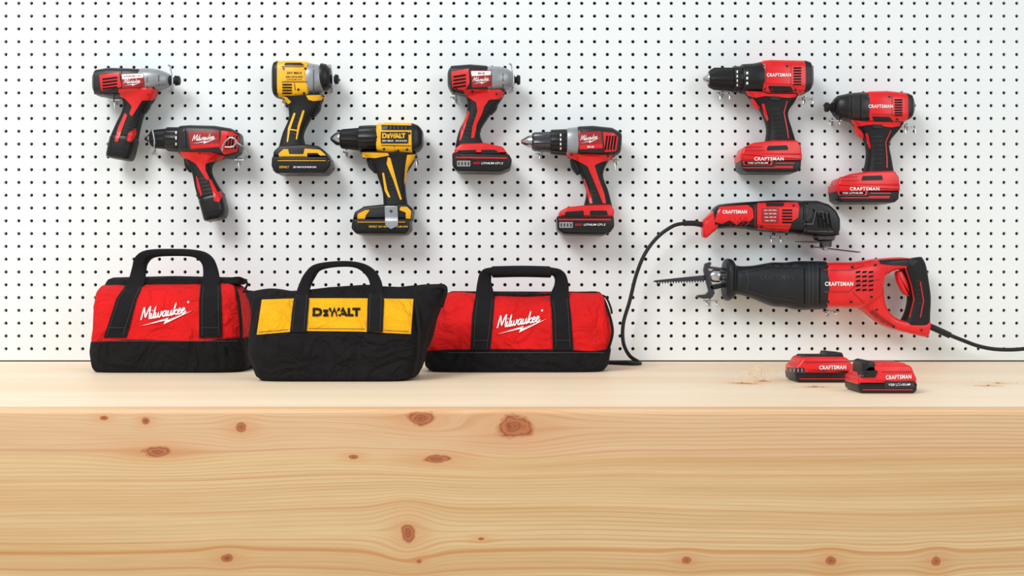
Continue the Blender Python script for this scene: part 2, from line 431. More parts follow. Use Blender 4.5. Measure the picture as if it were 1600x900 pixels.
    if core is not None:
        col = mix(Mth('MULTIPLY', Mth('POWER', halo, 1.5), .5), col, lin((220, 148, 92)))
        kc = ramp(Mth('FRACT', Mth('MULTIPLY', core, 2.7)), [(0, (182, 106, 66)), (.6, (200, 126, 82)), (.9, (160, 86, 50)), (1, (182, 106, 66))])
        kc = mix(ramp(core, [(0, (.6, .6, .6, 1)), (.4, (0, 0, 0, 1)), (.74, (0, 0, 0, 1)), (1, (.45, .45, .45, 1))]), kc, lin((122, 64, 36)))
        col = mix(ramp(core, [(.72, (1, 1, 1, 1)), (1.0, (0, 0, 0, 1))]), col, kc)
    nt.links.new(col, b.inputs['Base Color']); b.inputs['Roughness'].default_value = .5; b.inputs['Specular IOR Level'].default_value = .35
    bp = nt.nodes.new('ShaderNodeBump'); bp.inputs['Strength'].default_value = .12; bp.inputs['Distance'].default_value = .001
    nt.links.new(fine, bp.inputs['Height']); nt.links.new(bp.outputs['Normal'], b.inputs['Normal'])
    return m
kk = [(805, 667, 32, 21), (658, 653, 25, 13), (377, 668, 10, 8), (245, 706, 25, 9), (162, 653, 7, 4), (228, 658, 6, 6), (553, 714, 8, 4), (684, 717, 22, 7),
      (638, 833, 12, 18), (355, 872, 10, 7), (655, 877, 5, 4), (1072, 876, 8, 6), (1298, 876, 9, 8), (1463, 877, 8, 9), (752, 842, 6, 3)]
bench = bpy.data.objects.new('workbench', None); COL.objects.link(bench); bench.location = (0, -BD/2, -.9)
tag(bench, 'pale knotty pine workbench below the pegboard, carrying the bags', 'workbench')
def bench_board(name, y0, y1, z0, z1, r, m):
    prof = [(y1, z0), (y1, z1)]
    for i in range(7):
        a = i/6*math.pi/2; prof.append((y0+r-r*math.sin(a), z1-r+r*math.cos(a)))
    r2 = .0012
    prof += [(y0, z0+r2), (y0+r2, z0)]
    V = [(x, y, z) for x in (-1.5, 1.5) for y, z in prof]; n = len(prof)
    F = [(i, (i+1) % n, n+(i+1) % n, n+i) for i in range(n)]+[tuple(range(n)), tuple(range(n, 2*n))]
    return link(name, V, F, m, bench.location, bench)
WU = wood('pine_surface', [], (255, 236, 207), (238, 200, 156), top=True)
WF = wood('pine_front', kk, (240, 206, 154), (204, 146, 86), streaks=((861, 3, .7), (889, 2, .5), (846, 1.6, .35), (700, 2, .3), (742, 2.5, .3), (800, 2, .3)))
bench_board('front_board', -BD, -BD+.03, -.3, 0, .006, WF)
V, F = boxmesh(-1.5, 1.5, -BD+.0302, .005, -.04, 0); link('tabletop', V, F, WU, bench.location, bench)
z = -.3
for h in (.2, .2, .2):
    bench_board('front_board', -BD+.0006, -BD+.025, z-h+.0006, z-.0006, .0012, WF); z -= h

# ================================================================ TOOLS
DC = .042
MG = 'cordless tools hung on the pegboard'
def gun(name, label, cat, base): return Thing(name, label, cat, DC, base, MG, hs=.8)
def jaws(t, st): t.loft('chuck_jaw', st, 'steel', e=2, cap=1, n=24, sub=1)
def shell(t, st, m, e=4.2, cap=3, name='housing'): return t.loft(name, st, m, e=e, cap=cap, sub=1, n=48)
def screws(t, pts, r=2, off=1):
    for p in pts:
        q = t.patch('screw', [circ(*p, r)], 'gun', off, 0); t.patch('screw_socket', [circ(*p, r*.55, 6)], 'soot', off+.5, 0, parent=q)

# --- T1
t = gun('impact_driver', 'small red and black impact driver with grey nose, hung above the left red bag', 'impact driver', (190, 250))
shell(t, [(149, 118, 149, 143, 18), (155, 111, 154, 150, 25), (176, 108, 174, 153, 28), (204, 109, 202, 152, 28), (226, 110, 226, 147, 26)], 'dark')
t.loft('gear_case', [(222, 108, 222, 146, 28), (240, 108, 240, 143, 26), (255, 111, 254, 139, 21), (266, 116, 265, 135, 13)], 'grey', e=2.5, cap=2, sub=2)
t.loft('bit_holder', [(263, 118, 263, 134, 9), (268, 118, 268, 133, 9), (270, 121, 270, 131, 6), (273, 121, 273, 131, 6), (274, 118, 274, 134, 9), (281, 119, 281, 133, 8)], 'rubber', e=2, cap=1, n=24, sub=1)
hn = t.loft('handle', [(184, 143, 247, 141, 22), (193, 157, 240, 156, 19), (193, 174, 226, 174, 18), (184, 193, 219, 195, 19), (175, 214, 214, 218, 21)], 'rubber', e=3.2)
bt = t.loft('battery', [(176, 211, 215, 216, 24), (171, 232, 210, 238, 24), (168, 246, 206, 252, 22)], 'black', e=3.4, cap=4)
t.slab('trigger', [(220, 156), (238, 154), (234, 168), (226, 179), (219, 172)], 'black', 8)
t.patch('front_trim', [(185, 139), (235, 137), (247, 141), (245, 153), (238, 157), (222, 157), (214, 170), (206, 182), (202, 178), (206, 166), (196, 155), (186, 150)], 'mred', 1.2)
t.patch('red_flash', [(195, 176), (199, 180), (190, 204), (184, 222), (179, 221), (184, 200)], 'mred', 1)
t.lines('grip_ridges', [[(203-i*2.4, 184+i*5), (216-i*1.8, 186+i*5)] for i in range(0, 5)], .8, 'dark', .9, hn)
t.lines('battery_grooves', [[(177-i*2, 227+i*8), (207-i*2, 231+i*8)] for i in range(3)], .6, 'dark', .7, bt)
t.patch('release_latch', [(200, 208), (213, 200), (213, 210), (206, 222), (198, 220)], 'mred', 1)
rp = t.patch('rear_panel', [(155, 117), (186, 113), (190, 136), (158, 142)], 'mred', 1)
t.patch('vent_slots', hslots(160, 120, 183, 140, 4, 2.6, 1.5), 'soot', 1.5, 0.5, parent=rp)
lp = t.patch('label_plate', [(189, 115), (224, 114), (226, 136), (191, 138)], 'dred', 1)
t.patch('label_band', [(190, 116), (224, 115), (224, 121), (191, 124)], 'white', 1.3, 1, parent=lp)
t.script_logo(207, 126, 28, 7, 'white', 4, lp, 1.6); t.text('LITHIUM-ION', 207, 118.8, 26, 2.4, 'dred', 3, parent=lp, off=1.7)
t.lines('housing_seam', [[(190, 111), (188, 134), (191, 149)], [(156, 146), (190, 146), (222, 144)]], .5, 'soot', .6)
t.lines('case_rings', [[(230, 110), (230, 144)], [(248, 111), (248, 140)]], .6, 'gun', .5)
screws(t, ((232, 148), (161, 147), (240, 138)))

# --- T2
t = gun('cordless_drill', 'small red and black drill with silver bracket, leaning above the left red bag', 'drill', (337, 345))
jaws(t, [(226, 215, 226, 219, 2), (234, 209, 234, 224, 8), (240, 208, 240, 226, 9)])
t.loft('chuck', [(236, 205, 236, 228, 14), (242, 203, 242, 231, 17), (262, 201, 262, 233, 19)], 'rubber', e=2, n=56, flute=(14, .025), cap=2, sub=1)
t.loft('clutch_ring', [(261, 199, 261, 236, 22), (284, 199, 284, 238, 24)], 'black', e=2, n=60, flute=(20, .016), cap=2, sub=1)
t.patch('clutch_numbers', [[(274, 205), (276, 205), (276, 209), (274, 209)], [(274, 213), (276, 213), (276, 218), (274, 218)], [(274, 223), (276, 223), (276, 227), (274, 227)]], 'white', .9, 0)
shell(t, [(283, 198, 283, 240, 24), (300, 197, 300, 243, 28), (340, 198, 338, 246, 29), (364, 202, 361, 248, 26), (378, 210, 376, 241, 18)], 'dark')
hn = t.loft('handle', [(279, 238, 354, 246, 22), (294, 254, 334, 254, 18), (302, 272, 330, 268, 18), (306, 292, 338, 286, 19), (312, 314, 349, 303, 21)], 'rubber', e=3.2)
bt = t.loft('battery', [(312, 312, 349, 302, 24), (318, 334, 355, 326, 24), (321, 347, 353, 341, 21)], 'black', e=3.4, cap=4)
t.slab('trigger', [(288, 248), (301, 250), (305, 264), (298, 271), (290, 262)], 'black', 8)
t.patch('front_trim', [(281, 237), (330, 238), (351, 244), (347, 251), (330, 253), (321, 256), (321, 266), (328, 280), (323, 282), (314, 268), (306, 256), (294, 249), (282, 245)], 'mred', 1.2)
t.patch('red_flash', [[(326, 280), (330, 280), (342, 304), (343, 312), (336, 312)], [(306, 274), (309, 278), (316, 304), (314, 308), (308, 292)]], 'mred', 1)
t.patch('release_latch', [(334, 302), (346, 298), (348, 306), (342, 316), (334, 314)], 'mred', 1.2)
t.lines('grip_ridges', [[(311+i*1.6, 280+i*6), (324+i*2, 277+i*6)] for i in range(6)], .8, 'dark', .9, hn)
t.lines('battery_grooves', [[(321+i*2, 322+i*7), (348+i*2, 316+i*7)] for i in range(3)], .6, 'dark', .7, bt)
lp = t.patch('label_plate', [(294, 205), (342, 204), (344, 230), (297, 234)], 'dred', 1)
t.patch('label_band', [(298, 227), (342, 224), (343, 229), (299, 232)], 'mred', 1.3, 1, parent=lp)
t.script_logo(319, 214, 38, 9, 'white', 5, lp, 1.6)
rp = t.patch('rear_panel', [(346, 204), (364, 206), (374, 213), (371, 237), (350, 242), (343, 232)], 'mred', 1)
t.patch('vent_slots', slots(352, 212, 371, 233, 4, 2.6, 1.5), 'soot', 1.5, .5, parent=rp)
t.lines('housing_seam', [[(287, 240), (318, 242), (343, 244)], [(290, 201), (291, 237)]], .5, 'soot', .6)
screws(t, ((288, 204), (344, 338), (312, 240)))

# --- T3 yellow impact driver
t = gun('impact_driver', 'yellow and black impact driver with grey nose above the black and yellow bag', 'impact driver', (475, 273))
shell(t, [(430, 102, 430, 149, 22), (436, 98, 436, 153, 28), (460, 97, 460, 155, 29), (485, 99, 485, 153, 29)], 'yellow')
shell(t, [(428, 104, 428, 147, 20), (431, 99, 431, 152, 26), (438, 97, 438, 154, 29)], 'black', cap=1, name='rear_cap')
t.loft('gear_case', [(482, 99, 482, 151, 30), (498, 102, 498, 146, 27), (508, 106, 508, 141, 22)], 'grey', e=2.5, sub=2)
t.loft('nose_bumper', [(502, 99, 502, 143, 26), (511, 101, 511, 141, 24), (518, 108, 518, 136, 17)], 'black', e=2.4, sub=1)
t.loft('bit_holder', [(516, 116, 516, 132, 9), (520, 117, 520, 131, 9), (521, 119, 521, 129, 6), (523, 119, 523, 129, 6), (524, 116, 524, 132, 9), (529, 117, 529, 131, 8)], 'rubber', e=2, cap=1, n=24, sub=1)
hn = t.loft('handle', [(436, 150, 508, 149, 22), (450, 166, 499, 168, 19), (452, 186, 484, 188, 18), (443, 208, 474, 212, 18), (436, 234, 480, 236, 22)], 'rubber', e=3.2)
t.slab('trigger', [(486, 160), (503, 157), (501, 172), (490, 185), (484, 178)], 'black', 8)
t.patch('yellow_trim', [[(478, 149), (509, 148), (507, 156), (490, 158), (482, 156)], [(439, 149), (448, 152), (455, 159), (451, 163), (441, 155)], [(459, 176), (462, 177), (453, 204), (450, 222), (448, 222), (450, 200)], [(473, 172), (476, 173), (468, 200), (464, 218), (462, 218), (465, 196)], [(452, 201), (466, 203), (465, 205), (452, 203)]], 'yellow', 1, 1)
t.lines('grip_ridges', [[(460-i*1.8, 184+i*6), (470-i*1.8, 186+i*6)] for i in range(5)], .8, 'dark', .8, hn)
ft = t.slab('foot', [(431, 249), (432, 239), (442, 230), (480, 228), (502, 231), (513, 241), (516, 249)], 'black', 28, r=4)
t.patch('foot_accents', [(435, 240), (443, 233), (450, 233), (452, 241), (474, 241), (476, 232), (500, 234), (510, 243), (500, 243), (496, 239), (480, 239), (480, 245), (436, 245)], 'yellow', .9, .8, parent=ft)
bt = t.slab('battery', [(430, 247), (517, 247), (520, 262), (511, 273), (435, 273), (429, 262)], 'black', 30, r=4)
t.lines('stripe', [[(434, 251), (514, 251)]], .5, 'yellow', .8, bt)
t.text('DEWALT', 444, 261, 15, 3.6, 'yellow', parent=bt); t.text('20V MAX*/LITHIUM ION', 476, 261, 36, 3, 'white', parent=bt); t.lines('battery_grooves', [[(438, 268), (506, 268)]], .6, 'dark', .7, bt)
lp = t.patch('label_plate', [(444, 110), (476, 110), (476, 126), (444, 126)], 'yellow', .8)
t.text('20V MAX', 460, 114, 24, 3.8, 'print', parent=lp); t.text('BRUSHLESS', 460, 120, 26, 2.8, 'print', parent=lp); t.text('LITHIUM ION', 460, 124, 24, 2, 'print', parent=lp)
t.patch('vent_slots', hslots(441, 130, 456, 148, 4, 2.4), 'soot', .9, .5)
t.lines('housing_seam', [[(440, 104), (480, 104)], [(440, 128), (480, 128)], [(460, 130), (462, 148)]], .5, 'soot', .6)
t.patch('top_strip', [(446, 98), (470, 98), (476, 102), (444, 102)], 'black', 1, 1)
t.lines('case_rings', [[(490, 103), (490, 147)]], .6, 'gun', .5)
screws(t, ((443, 107), (477, 107), (475, 146), (466, 140), (504, 150)))

# --- T4 yellow drill
t = gun('cordless_drill', 'yellow and black drill with steel belt clip beside its battery', 'drill', (600, 366))
jaws(t, [(516, 214, 516, 219, 2), (525, 207, 525, 227, 10), (534, 205, 534, 229, 14)])
t.loft('chuck', [(532, 203, 532, 231, 17), (536, 202, 536, 232, 19), (562, 200, 562, 235, 21)], 'rubber', e=2, n=56, flute=(14, .025), sub=1)
t.loft('clutch_ring', [(561, 197, 561, 237, 24), (577, 196, 577, 238, 25), (593, 196, 593, 238, 26)], 'black', e=2, n=60, flute=(20, .016), sub=1)
shell(t, [(590, 195, 590, 238, 25), (606, 193, 606, 241, 29), (646, 194, 646, 241, 29)], 'yellow', cap=2)
shell(t, [(643, 193, 643, 241, 29.5), (654, 197, 654, 236, 26), (661, 204, 661, 229, 17)], 'black', name='rear_cap')
hn = t.loft('handle', [(562, 238, 652, 240, 22), (582, 254, 646, 254, 19), (590, 275, 634, 276, 18), (598, 300, 634, 300, 18), (600, 326, 638, 326, 21)], 'rubber', e=3.2)
t.slab('trigger', [(572, 246), (588, 250), (594, 268), (586, 272), (576, 262)], 'black', 8)
t.patch('top_strip', [(596, 195), (643, 196), (643, 203), (596, 203)], 'black', .8, 1)
t.patch('vent_slots', slots(604, 197, 640, 202, 6, 2), 'soot', 1.3, .3)
lp = t.patch('label_plate', [(595, 206), (638, 206), (638, 224), (595, 224)], 'black', .8)
t.block_logo(615, 212, 36, 8, 'yellow', lp, 1.4); t.text('20V MAX', 606, 220, 18, 2.8, 'white', parent=lp, off=1.4); t.text('BRUSHLESS', 627, 220, 18, 2.2, 'white', parent=lp, off=1.4)
t.patch('yellow_trim', [[(565, 238), (606, 239), (608, 243), (586, 247), (567, 246)], [(606, 245), (610, 247), (622, 292), (628, 312), (625, 312), (614, 280), (604, 256)], [(636, 242), (650, 241), (645, 252), (638, 262), (633, 288), (631, 288), (633, 262)], [(597, 270), (600, 270), (605, 296), (610, 308), (607, 309), (601, 298)]], 'yellow', 1, 1)
t.lines('grip_ridges', [[(604+i*1.2, 272+i*6), (613+i*1.4, 270+i*6)] for i in range(5)], .8, 'dark', .8, hn)
ft = t.slab('foot', [(554, 345), (557, 333), (572, 324), (600, 321), (638, 320), (647, 328), (644, 345)], 'black', 28, r=4)
t.patch('foot_accents', [[(559, 334), (571, 328), (578, 328), (572, 336), (570, 342), (558, 342)], [(626, 323), (636, 323), (643, 330), (641, 342), (634, 342), (634, 332), (624, 328)]], 'yellow', .9, .8, parent=ft)
bt = t.slab('battery', [(554, 343), (641, 343), (643, 358), (636, 367), (560, 367), (552, 358)], 'black', 30, r=4)
t.text('20V MAX*/LITHIUM ION', 614, 354, 46, 3, 'yellow', parent=bt); t.text('DEWALT', 583, 354, 13, 3.4, 'yellow', parent=bt); t.lines('stripe', [[(558, 347), (640, 347)]], .5, 'yellow', .8, bt)
t.patch('battery_vents', slots(558, 349, 572, 360, 4, 1.6, 1), 'dark', .8, 0, parent=bt)
cl = t.patch('belt_clip', [(601, 322), (621, 322), (622, 352), (611, 358), (602, 352)], 'steel', 3)
cl['label'] = 'steel belt clip'
t.patch('screw', [circ(611, 330, 2.6)], 'gun', 3.6, parent=cl)
t.lines('housing_seam', [[(596, 227), (642, 228)], [(616, 228), (618, 239)]], .5, 'soot', .6)
screws(t, ((600, 233), (640, 208), (636, 234), (622, 236)))

# --- T5
t = gun('impact_driver', 'red and black impact driver with grey nose above the right red bag', 'impact driver', (752, 270))
shell(t, [(700, 112, 700, 138, 18), (706, 105, 706, 146, 27), (735, 103, 735, 151, 30), (763, 105, 763, 149, 28)], 'dark', cap=3)
t.loft('gear_case', [(760, 105, 760, 148, 30), (780, 105, 780, 144, 28), (794, 109, 794, 139, 22), (803, 115, 803, 133, 14)], 'grey', e=2.5, sub=2)
t.loft('bit_holder', [(800, 117, 800, 132, 9), (804, 118, 804, 132, 9), (805, 120, 805, 130, 6), (807, 120, 807, 130, 6), (808, 117, 808, 133, 9), (813, 118, 813, 132, 8)], 'rubber', e=2, cap=1, n=24, sub=1)
hn = t.loft('handle', [(721, 142, 791, 142, 22), (730, 158, 782, 158, 19), (728, 182, 763, 184, 18), (717, 206, 750, 208, 18), (711, 232, 760, 234, 22)], 'rubber', e=3.2)
t.slab('trigger', [(764, 156), (780, 157), (776, 172), (767, 181), (762, 174)], 'black', 8)
t.patch('front_trim', [(723, 140), (788, 140), (788, 149), (780, 155), (764, 156), (757, 166), (753, 178), (745, 194), (741, 216), (736, 216), (738, 198), (746, 174), (744, 160), (728, 150)], 'mred', 1.2)
t.patch('red_flash', [(731, 172), (734, 176), (725, 204), (720, 220), (717, 220), (720, 204)], 'mred', 1)
t.lines('grip_ridges', [[(734-i*2, 184+i*6), (741-i*1.6, 186+i*6)] for i in range(6)], .8, 'dark', .9, hn)
rp = t.patch('rear_panel', [(705, 112), (732, 107), (734, 130), (726, 142), (707, 138)], 'mred', 1)
t.patch('vent_slots', hslots(708, 116, 728, 138, 4, 2.8, 1.5), 'soot', 1.5, .5, parent=rp)
lp = t.patch('label_plate', [(735, 110), (768, 110), (768, 135), (738, 137)], 'dred', 1)
t.patch('label_band', [(736, 111), (767, 111), (767, 117), (737, 119)], 'white', 1.3, 1, parent=lp)
t.script_logo(752, 123, 27, 7, 'white', 5, lp, 1.6); t.text('M18', 752, 114.5, 10, 3, 'dred', parent=lp, off=1.7)
ft = t.slab('foot', [(710, 245), (712, 234), (722, 227), (758, 226), (786, 232), (795, 245)], 'mred', 28, r=4)
t.patch('fuel_gauge', [(715, 235), (744, 234), (744, 244), (715, 244)], 'black', .8, parent=ft); t.patch('foot_slot', [(752, 234), (774, 234), (782, 240), (752, 240)], 'black', .8, parent=ft)
bt = t.slab('battery', [(708, 241), (795, 243), (800, 252), (797, 265), (782, 271), (716, 270), (708, 262)], 'black', 30, r=4)
t.lines('stripe', [[(712, 246), (792, 247)]], 1.1, 'mred', .8, bt); t.lines('battery_grooves', [[(716, 264), (788, 265)]], .6, 'dark', .7, bt)
t.text('RED', 745, 254.7, 11, 3.2, 'mred', parent=bt, shear=.2); t.text('LITHIUM CP1.5', 769, 255, 34, 3.2, 'white', parent=bt, shear=.2)
bl = t.patch('badge', [(714, 251), (735, 251), (735, 260), (714, 260)], 'pgrey', .8, 1, parent=bt); t.lines('badge_marks', [[(717+i*5, 253), (717+i*5, 258)] for i in range(4)], .8, 'soot', 1.3, bl)
t.lines('housing_seam', [[(708, 143), (736, 148), (758, 147)], [(736, 107), (734, 145)]], .5, 'soot', .6)
t.lines('case_rings', [[(768, 108), (768, 145)], [(786, 108), (786, 141)]], .6, 'gun', .5)
screws(t, ((738, 143), (776, 147), (713, 140)), off=1.6)

# --- T6
t = gun('cordless_drill', 'red and black drill with steel chuck and square battery, above the right red bag', 'drill', (913, 367))
jaws(t, [(814, 219, 814, 224, 2), (825, 212, 825, 230, 10), (834, 210, 834, 233, 14)])
t.loft('chuck', [(831, 209, 831, 234, 16), (836, 207, 836, 236, 19), (862, 206, 862, 238, 21)], 'gun', e=2, n=56, flute=(14, .025), sub=1)
t.loft('clutch_ring', [(860, 203, 860, 241, 24), (886, 202, 886, 243, 26)], 'black', e=2, n=60, flute=(20, .016), sub=1)
t.patch('clutch_numbers', [[(875, 209+i*7), (877, 209+i*7), (877, 213+i*7), (875, 213+i*7)] for i in range(4)], 'white', .9, 0)
t.loft('gear_case', [(885, 201, 885, 244, 27), (903, 199, 903, 246, 29)], 'grey', e=2.8, sub=1)
shell(t, [(901, 199, 901, 246, 28), (925, 198, 925, 248, 30), (955, 201, 955, 247, 28), (971, 209, 969, 240, 18)], 'dark')
hn = t.loft('handle', [(881, 238, 962, 244, 22), (898, 254, 950, 253, 19), (908, 276, 942, 274, 18), (916, 300, 950, 298, 18), (911, 326, 957, 326, 22)], 'rubber', e=3.2)
t.slab('trigger', [(890, 248), (905, 251), (910, 268), (902, 275), (893, 264)], 'black', 8)
t.patch('front_trim', [(883, 238), (904, 241), (959, 242), (956, 250), (940, 253), (929, 258), (935, 278), (944, 302), (947, 318), (942, 318), (935, 300), (926, 278), (918, 260), (902, 251), (886, 246)], 'mred', 1.2)
t.patch('red_flash', [(911, 278), (914, 280), (923, 304), (926, 318), (922, 318), (918, 306)], 'mred', 1)
t.lines('grip_ridges', [[(917+i*2, 272+i*7), (925+i*2, 270+i*7)] for i in range(6)], .8, 'dark', .9, hn)
lp = t.patch('label_plate', [(903, 207), (939, 205), (942, 232), (905, 234)], 'dred', 1)
t.patch('label_band', [(906, 227), (941, 225), (942, 231), (906, 233)], 'mred', 1.3, 1, parent=lp)
t.script_logo(921, 214, 29, 8, 'white', 7, lp, 1.6); t.text('M18', 923, 229.4, 10, 3, 'white', parent=lp, off=1.7)
rp = t.patch('rear_panel', [(942, 206), (960, 208), (966, 214), (963, 236), (945, 238)], 'mred', 1)
t.patch('vent_slots', slots(945, 212, 963, 234, 4, 2.6, 1.5), 'soot', 1.5, .5, parent=rp)
ft = t.slab('foot', [(872, 342), (873, 332), (886, 325), (914, 322), (952, 321), (958, 330), (957, 342)], 'mred', 28, r=4)
t.patch('fuel_gauge', [(884, 331), (912, 329), (912, 340), (881, 340)], 'black', .8, parent=ft); t.patch('foot_slot', [(922, 329), (948, 329), (950, 336), (922, 337)], 'black', .8, parent=ft)
bt = t.slab('battery', [(869, 339), (957, 339), (958, 355), (952, 364), (942, 368), (880, 367), (870, 360)], 'black', 30, r=4)
t.lines('stripe', [[(873, 343), (954, 343)]], 1.1, 'mred', .8, bt); t.lines('battery_grooves', [[(876, 361), (950, 361)]], .6, 'dark', .7, bt)
t.text('RED', 904, 351, 11, 3.2, 'mred', parent=bt, shear=.2); t.text('LITHIUM CP1.5', 929, 351, 34, 3.2, 'white', parent=bt, shear=.2)
bl = t.patch('badge', [(874, 347), (895, 347), (895, 356), (874, 356)], 'pgrey', .8, 1, parent=bt); t.lines('badge_marks', [[(877+i*5, 349), (877+i*5, 354)] for i in range(4)], .8, 'soot', 1.3, bl)
t.lines('housing_seam', [[(906, 238), (940, 240), (960, 238)]], .5, 'soot', .6)
screws(t, ((908, 203), (893, 242), (950, 244)), off=1.5)

# --- T7
def cbatt(t, x0, x1, y0, ytxt, pts, yb):
    ft = t.slab('foot', pts, 'cred', 27, r=3, rad=2)
    t.patch('foot_slot', [(x0+48, y0-15), (x0+78, y0-16), (x0+80, y0-9), (x0+46, y0-8)], 'black', .8, parent=ft)
    t.lines('foot_step', [[(x0+6, y0-8), (x0+42, y0-8)], [(x0+12, y0-13), (x0+40, y0-14)]], .6, 'dred', .7, ft)
    bt = t.slab('battery', [(x0, y0-1), (x1, y0-1), (x1, y0+11), (x0, y0+11)], 'cred', 29, r=3, rad=2)
    bs = t.slab('battery_base', [(x0+1, y0+9), (x1-1, y0+9), (x1-2, yb-5), (x1-8, yb), (x0+9, yb), (x0+2, yb-5)], 'black', 29, r=3, rad=2, parent=bt)
    t.text('CRAFTSMAN', (x0+x1)/2+2, ytxt, 46, 5.4, 'white', bold=.03, space=1.15, parent=bt)
    t.patch('battery_window', [(x0+8, y0+8), (x0+56, y0+8), (x0+54, y0+15), (x0+10, y0+15)], 'cred', .8, 1, parent=bt)
    w = t.patch('charge_label', [(x0+11, y0+9), (x0+53, y0+9), (x0+51, y0+14), (x0+12, y0+14)], 'soot', 1.2, 1, parent=bt)
    t.text('V20 LITHIUM', x0+32, y0+11.6, 32, 2.6, 'white', parent=bt, off=1.8)
    t.lines('battery_rib', [[(x0+60, y0+12), (x1-6, y0+12)], [(x0+58, y0+17), (x1-8, y0+17)], [(x0+8, y0+19), (x1-8, y0+19)]], .7, 'cred', .8, bt)
t = gun('cordless_drill', 'red drill with long black chuck, above the corded saws', 'drill', (1200, 270))
jaws(t, [(1098, 121, 1098, 125, 2), (1106, 115, 1106, 131, 10), (1110, 114, 1110, 132, 12)])
t.loft('chuck', [(1107, 111, 1107, 136, 15), (1116, 106, 1116, 140, 20), (1146, 106, 1146, 142, 22)], 'rubber', e=2, n=56, flute=(14, .025), sub=1)
t.loft('clutch_ring', [(1144, 104, 1144, 144, 24), (1158, 104, 1158, 144, 25)], 'black', e=2, n=60, flute=(18, .016), sub=1)
t.loft('gear_selector', [(1157, 101, 1157, 146, 26), (1175, 100, 1175, 147, 28), (1190, 97, 1190, 149, 30)], 'black', e=2.3, n=48, sub=1)
t.patch('clutch_numbers', [[(1151, 110+i*7), (1153, 110+i*7), (1153, 114+i*7), (1151, 114+i*7)] for i in range(4)]+[[(1166, 112+i*8), (1169, 112+i*8), (1169, 116+i*8), (1166, 116+i*8)] for i in range(3)], 'white', .9, 0)
shell(t, [(1187, 97, 1187, 149, 28), (1200, 96, 1200, 151, 30), (1254, 97, 1254, 148, 29)], 'cred')
shell(t, [(1251, 96, 1251, 149, 29.5), (1262, 99, 1262, 144, 26), (1268, 107, 1268, 136, 17)], 'black', name='rear_cap')
t.patch('vent_slots', hslots(1240, 104, 1252, 134, 7, 2.2), 'soot', .9, .5)
hn = t.loft('handle', [(1163, 144, 1247, 148, 22), (1180, 162, 1240, 161, 19), (1192, 180, 1230, 178, 18), (1198, 202, 1236, 202, 18), (1195, 226, 1243, 226, 22)], 'rubber', e=3.2)
t.slab('trigger', [(1172, 150), (1187, 152), (1192, 166), (1185, 173), (1176, 164)], 'cred', 8)
t.patch('red_trim', [[(1165, 142), (1190, 144), (1200, 147), (1246, 147), (1244, 152), (1232, 153), (1196, 150), (1180, 153), (1167, 149)], [(1190, 162), (1194, 162), (1201, 186), (1199, 190), (1194, 180)]], 'cred', 1.1)
t.lines('grip_line', [[(1230, 158), (1225, 176), (1230, 202), (1232, 216)]], .7, 'cred', .8, hn)
t.lines('grip_ridges', [[(1202+i*.8, 172+i*7), (1218+i*.8, 170+i*7)] for i in range(7)], .8, 'dark', .8, hn)
t.text('CRAFTSMAN', 1217, 117, 38, 5.5, 'white', bold=.03, space=1.15)
t.patch('direction_switch', [(1202, 150), (1220, 151), (1218, 157), (1204, 156)], 'dark', 1.8)
t.lines('housing_seam', [[(1192, 130), (1238, 132), (1244, 140)], [(1236, 101), (1236, 132)], [(1198, 100), (1196, 146)]], .5, 'dred', .6)
t.patch('side_panel', [(1200, 134), (1236, 135), (1240, 144), (1204, 145)], 'black', 1, 1.5)
screws(t, ((1194, 104), (1195, 140), (1243, 141), (1230, 103), (1206, 140)), 2.1)
cbatt(t, 1152, 1247, 243, 248, [(1153, 246), (1157, 233), (1172, 226), (1204, 222), (1240, 222), (1246, 231), (1247, 246)], 271)

# --- T8
t = gun('impact_driver', 'red impact driver with black nose, rightmost tool on the pegboard', 'impact driver', (1350, 318))
t.loft('bit_holder', [(1289, 160, 1289, 175, 8), (1294, 160, 1294, 175, 8), (1295, 162, 1295, 173, 6), (1298, 162, 1298, 173, 6), (1299, 160, 1299, 176, 9), (1305, 160, 1305, 177, 10)], 'rubber', e=2, cap=1, n=24, sub=1)
t.loft('nose_bumper', [(1302, 156, 1302, 180, 14), (1308, 150, 1308, 185, 21), (1322, 147, 1322, 189, 26)], 'black', e=2.4, sub=1)
t.loft('gear_case', [(1320, 147, 1320, 189, 25), (1340, 145, 1340, 192, 28), (1353, 145, 1353, 193, 29)], 'dark', e=2.6, sub=1)
shell(t, [(1350, 145, 1350, 194, 29), (1380, 144, 1380, 196, 30), (1412, 147, 1412, 192, 28)], 'cred')
shell(t, [(1409, 146, 1409, 192, 28.5), (1419, 150, 1419, 187, 25), (1425, 159, 1425, 178, 16)], 'black', name='rear_cap')
t.patch('vent_slots', hslots(1398, 154, 1410, 182, 7, 2.2), 'soot', .9, .5)
hn = t.loft('handle', [(1327, 188, 1411, 192, 22), (1342, 204, 1404, 203, 19), (1353, 226, 1388, 224, 18), (1354, 248, 1391, 248, 18), (1349, 274, 1395, 274, 22)], 'rubber', e=3.2)
t.slab('trigger', [(1334, 195), (1349, 197), (1354, 210), (1347, 218), (1338, 209)], 'cred', 8)
t.patch('red_trim', [[(1329, 187), (1352, 190), (1408, 191), (1406, 197), (1394, 199), (1358, 195), (1340, 198), (1331, 194)], [(1352, 208), (1356, 209), (1361, 230), (1359, 234), (1355, 224)]], 'cred', 1.1)
t.lines('grip_line', [[(1392, 204), (1384, 222), (1386, 248), (1386, 262)]], .7, 'cred', .8, hn)
t.lines('grip_ridges', [[(1362, 214+i*7), (1378, 213+i*7)] for i in range(7)], .8, 'dark', .8, hn)
t.text('CRAFTSMAN', 1376, 166, 38, 5.5, 'white', bold=.03, space=1.15)
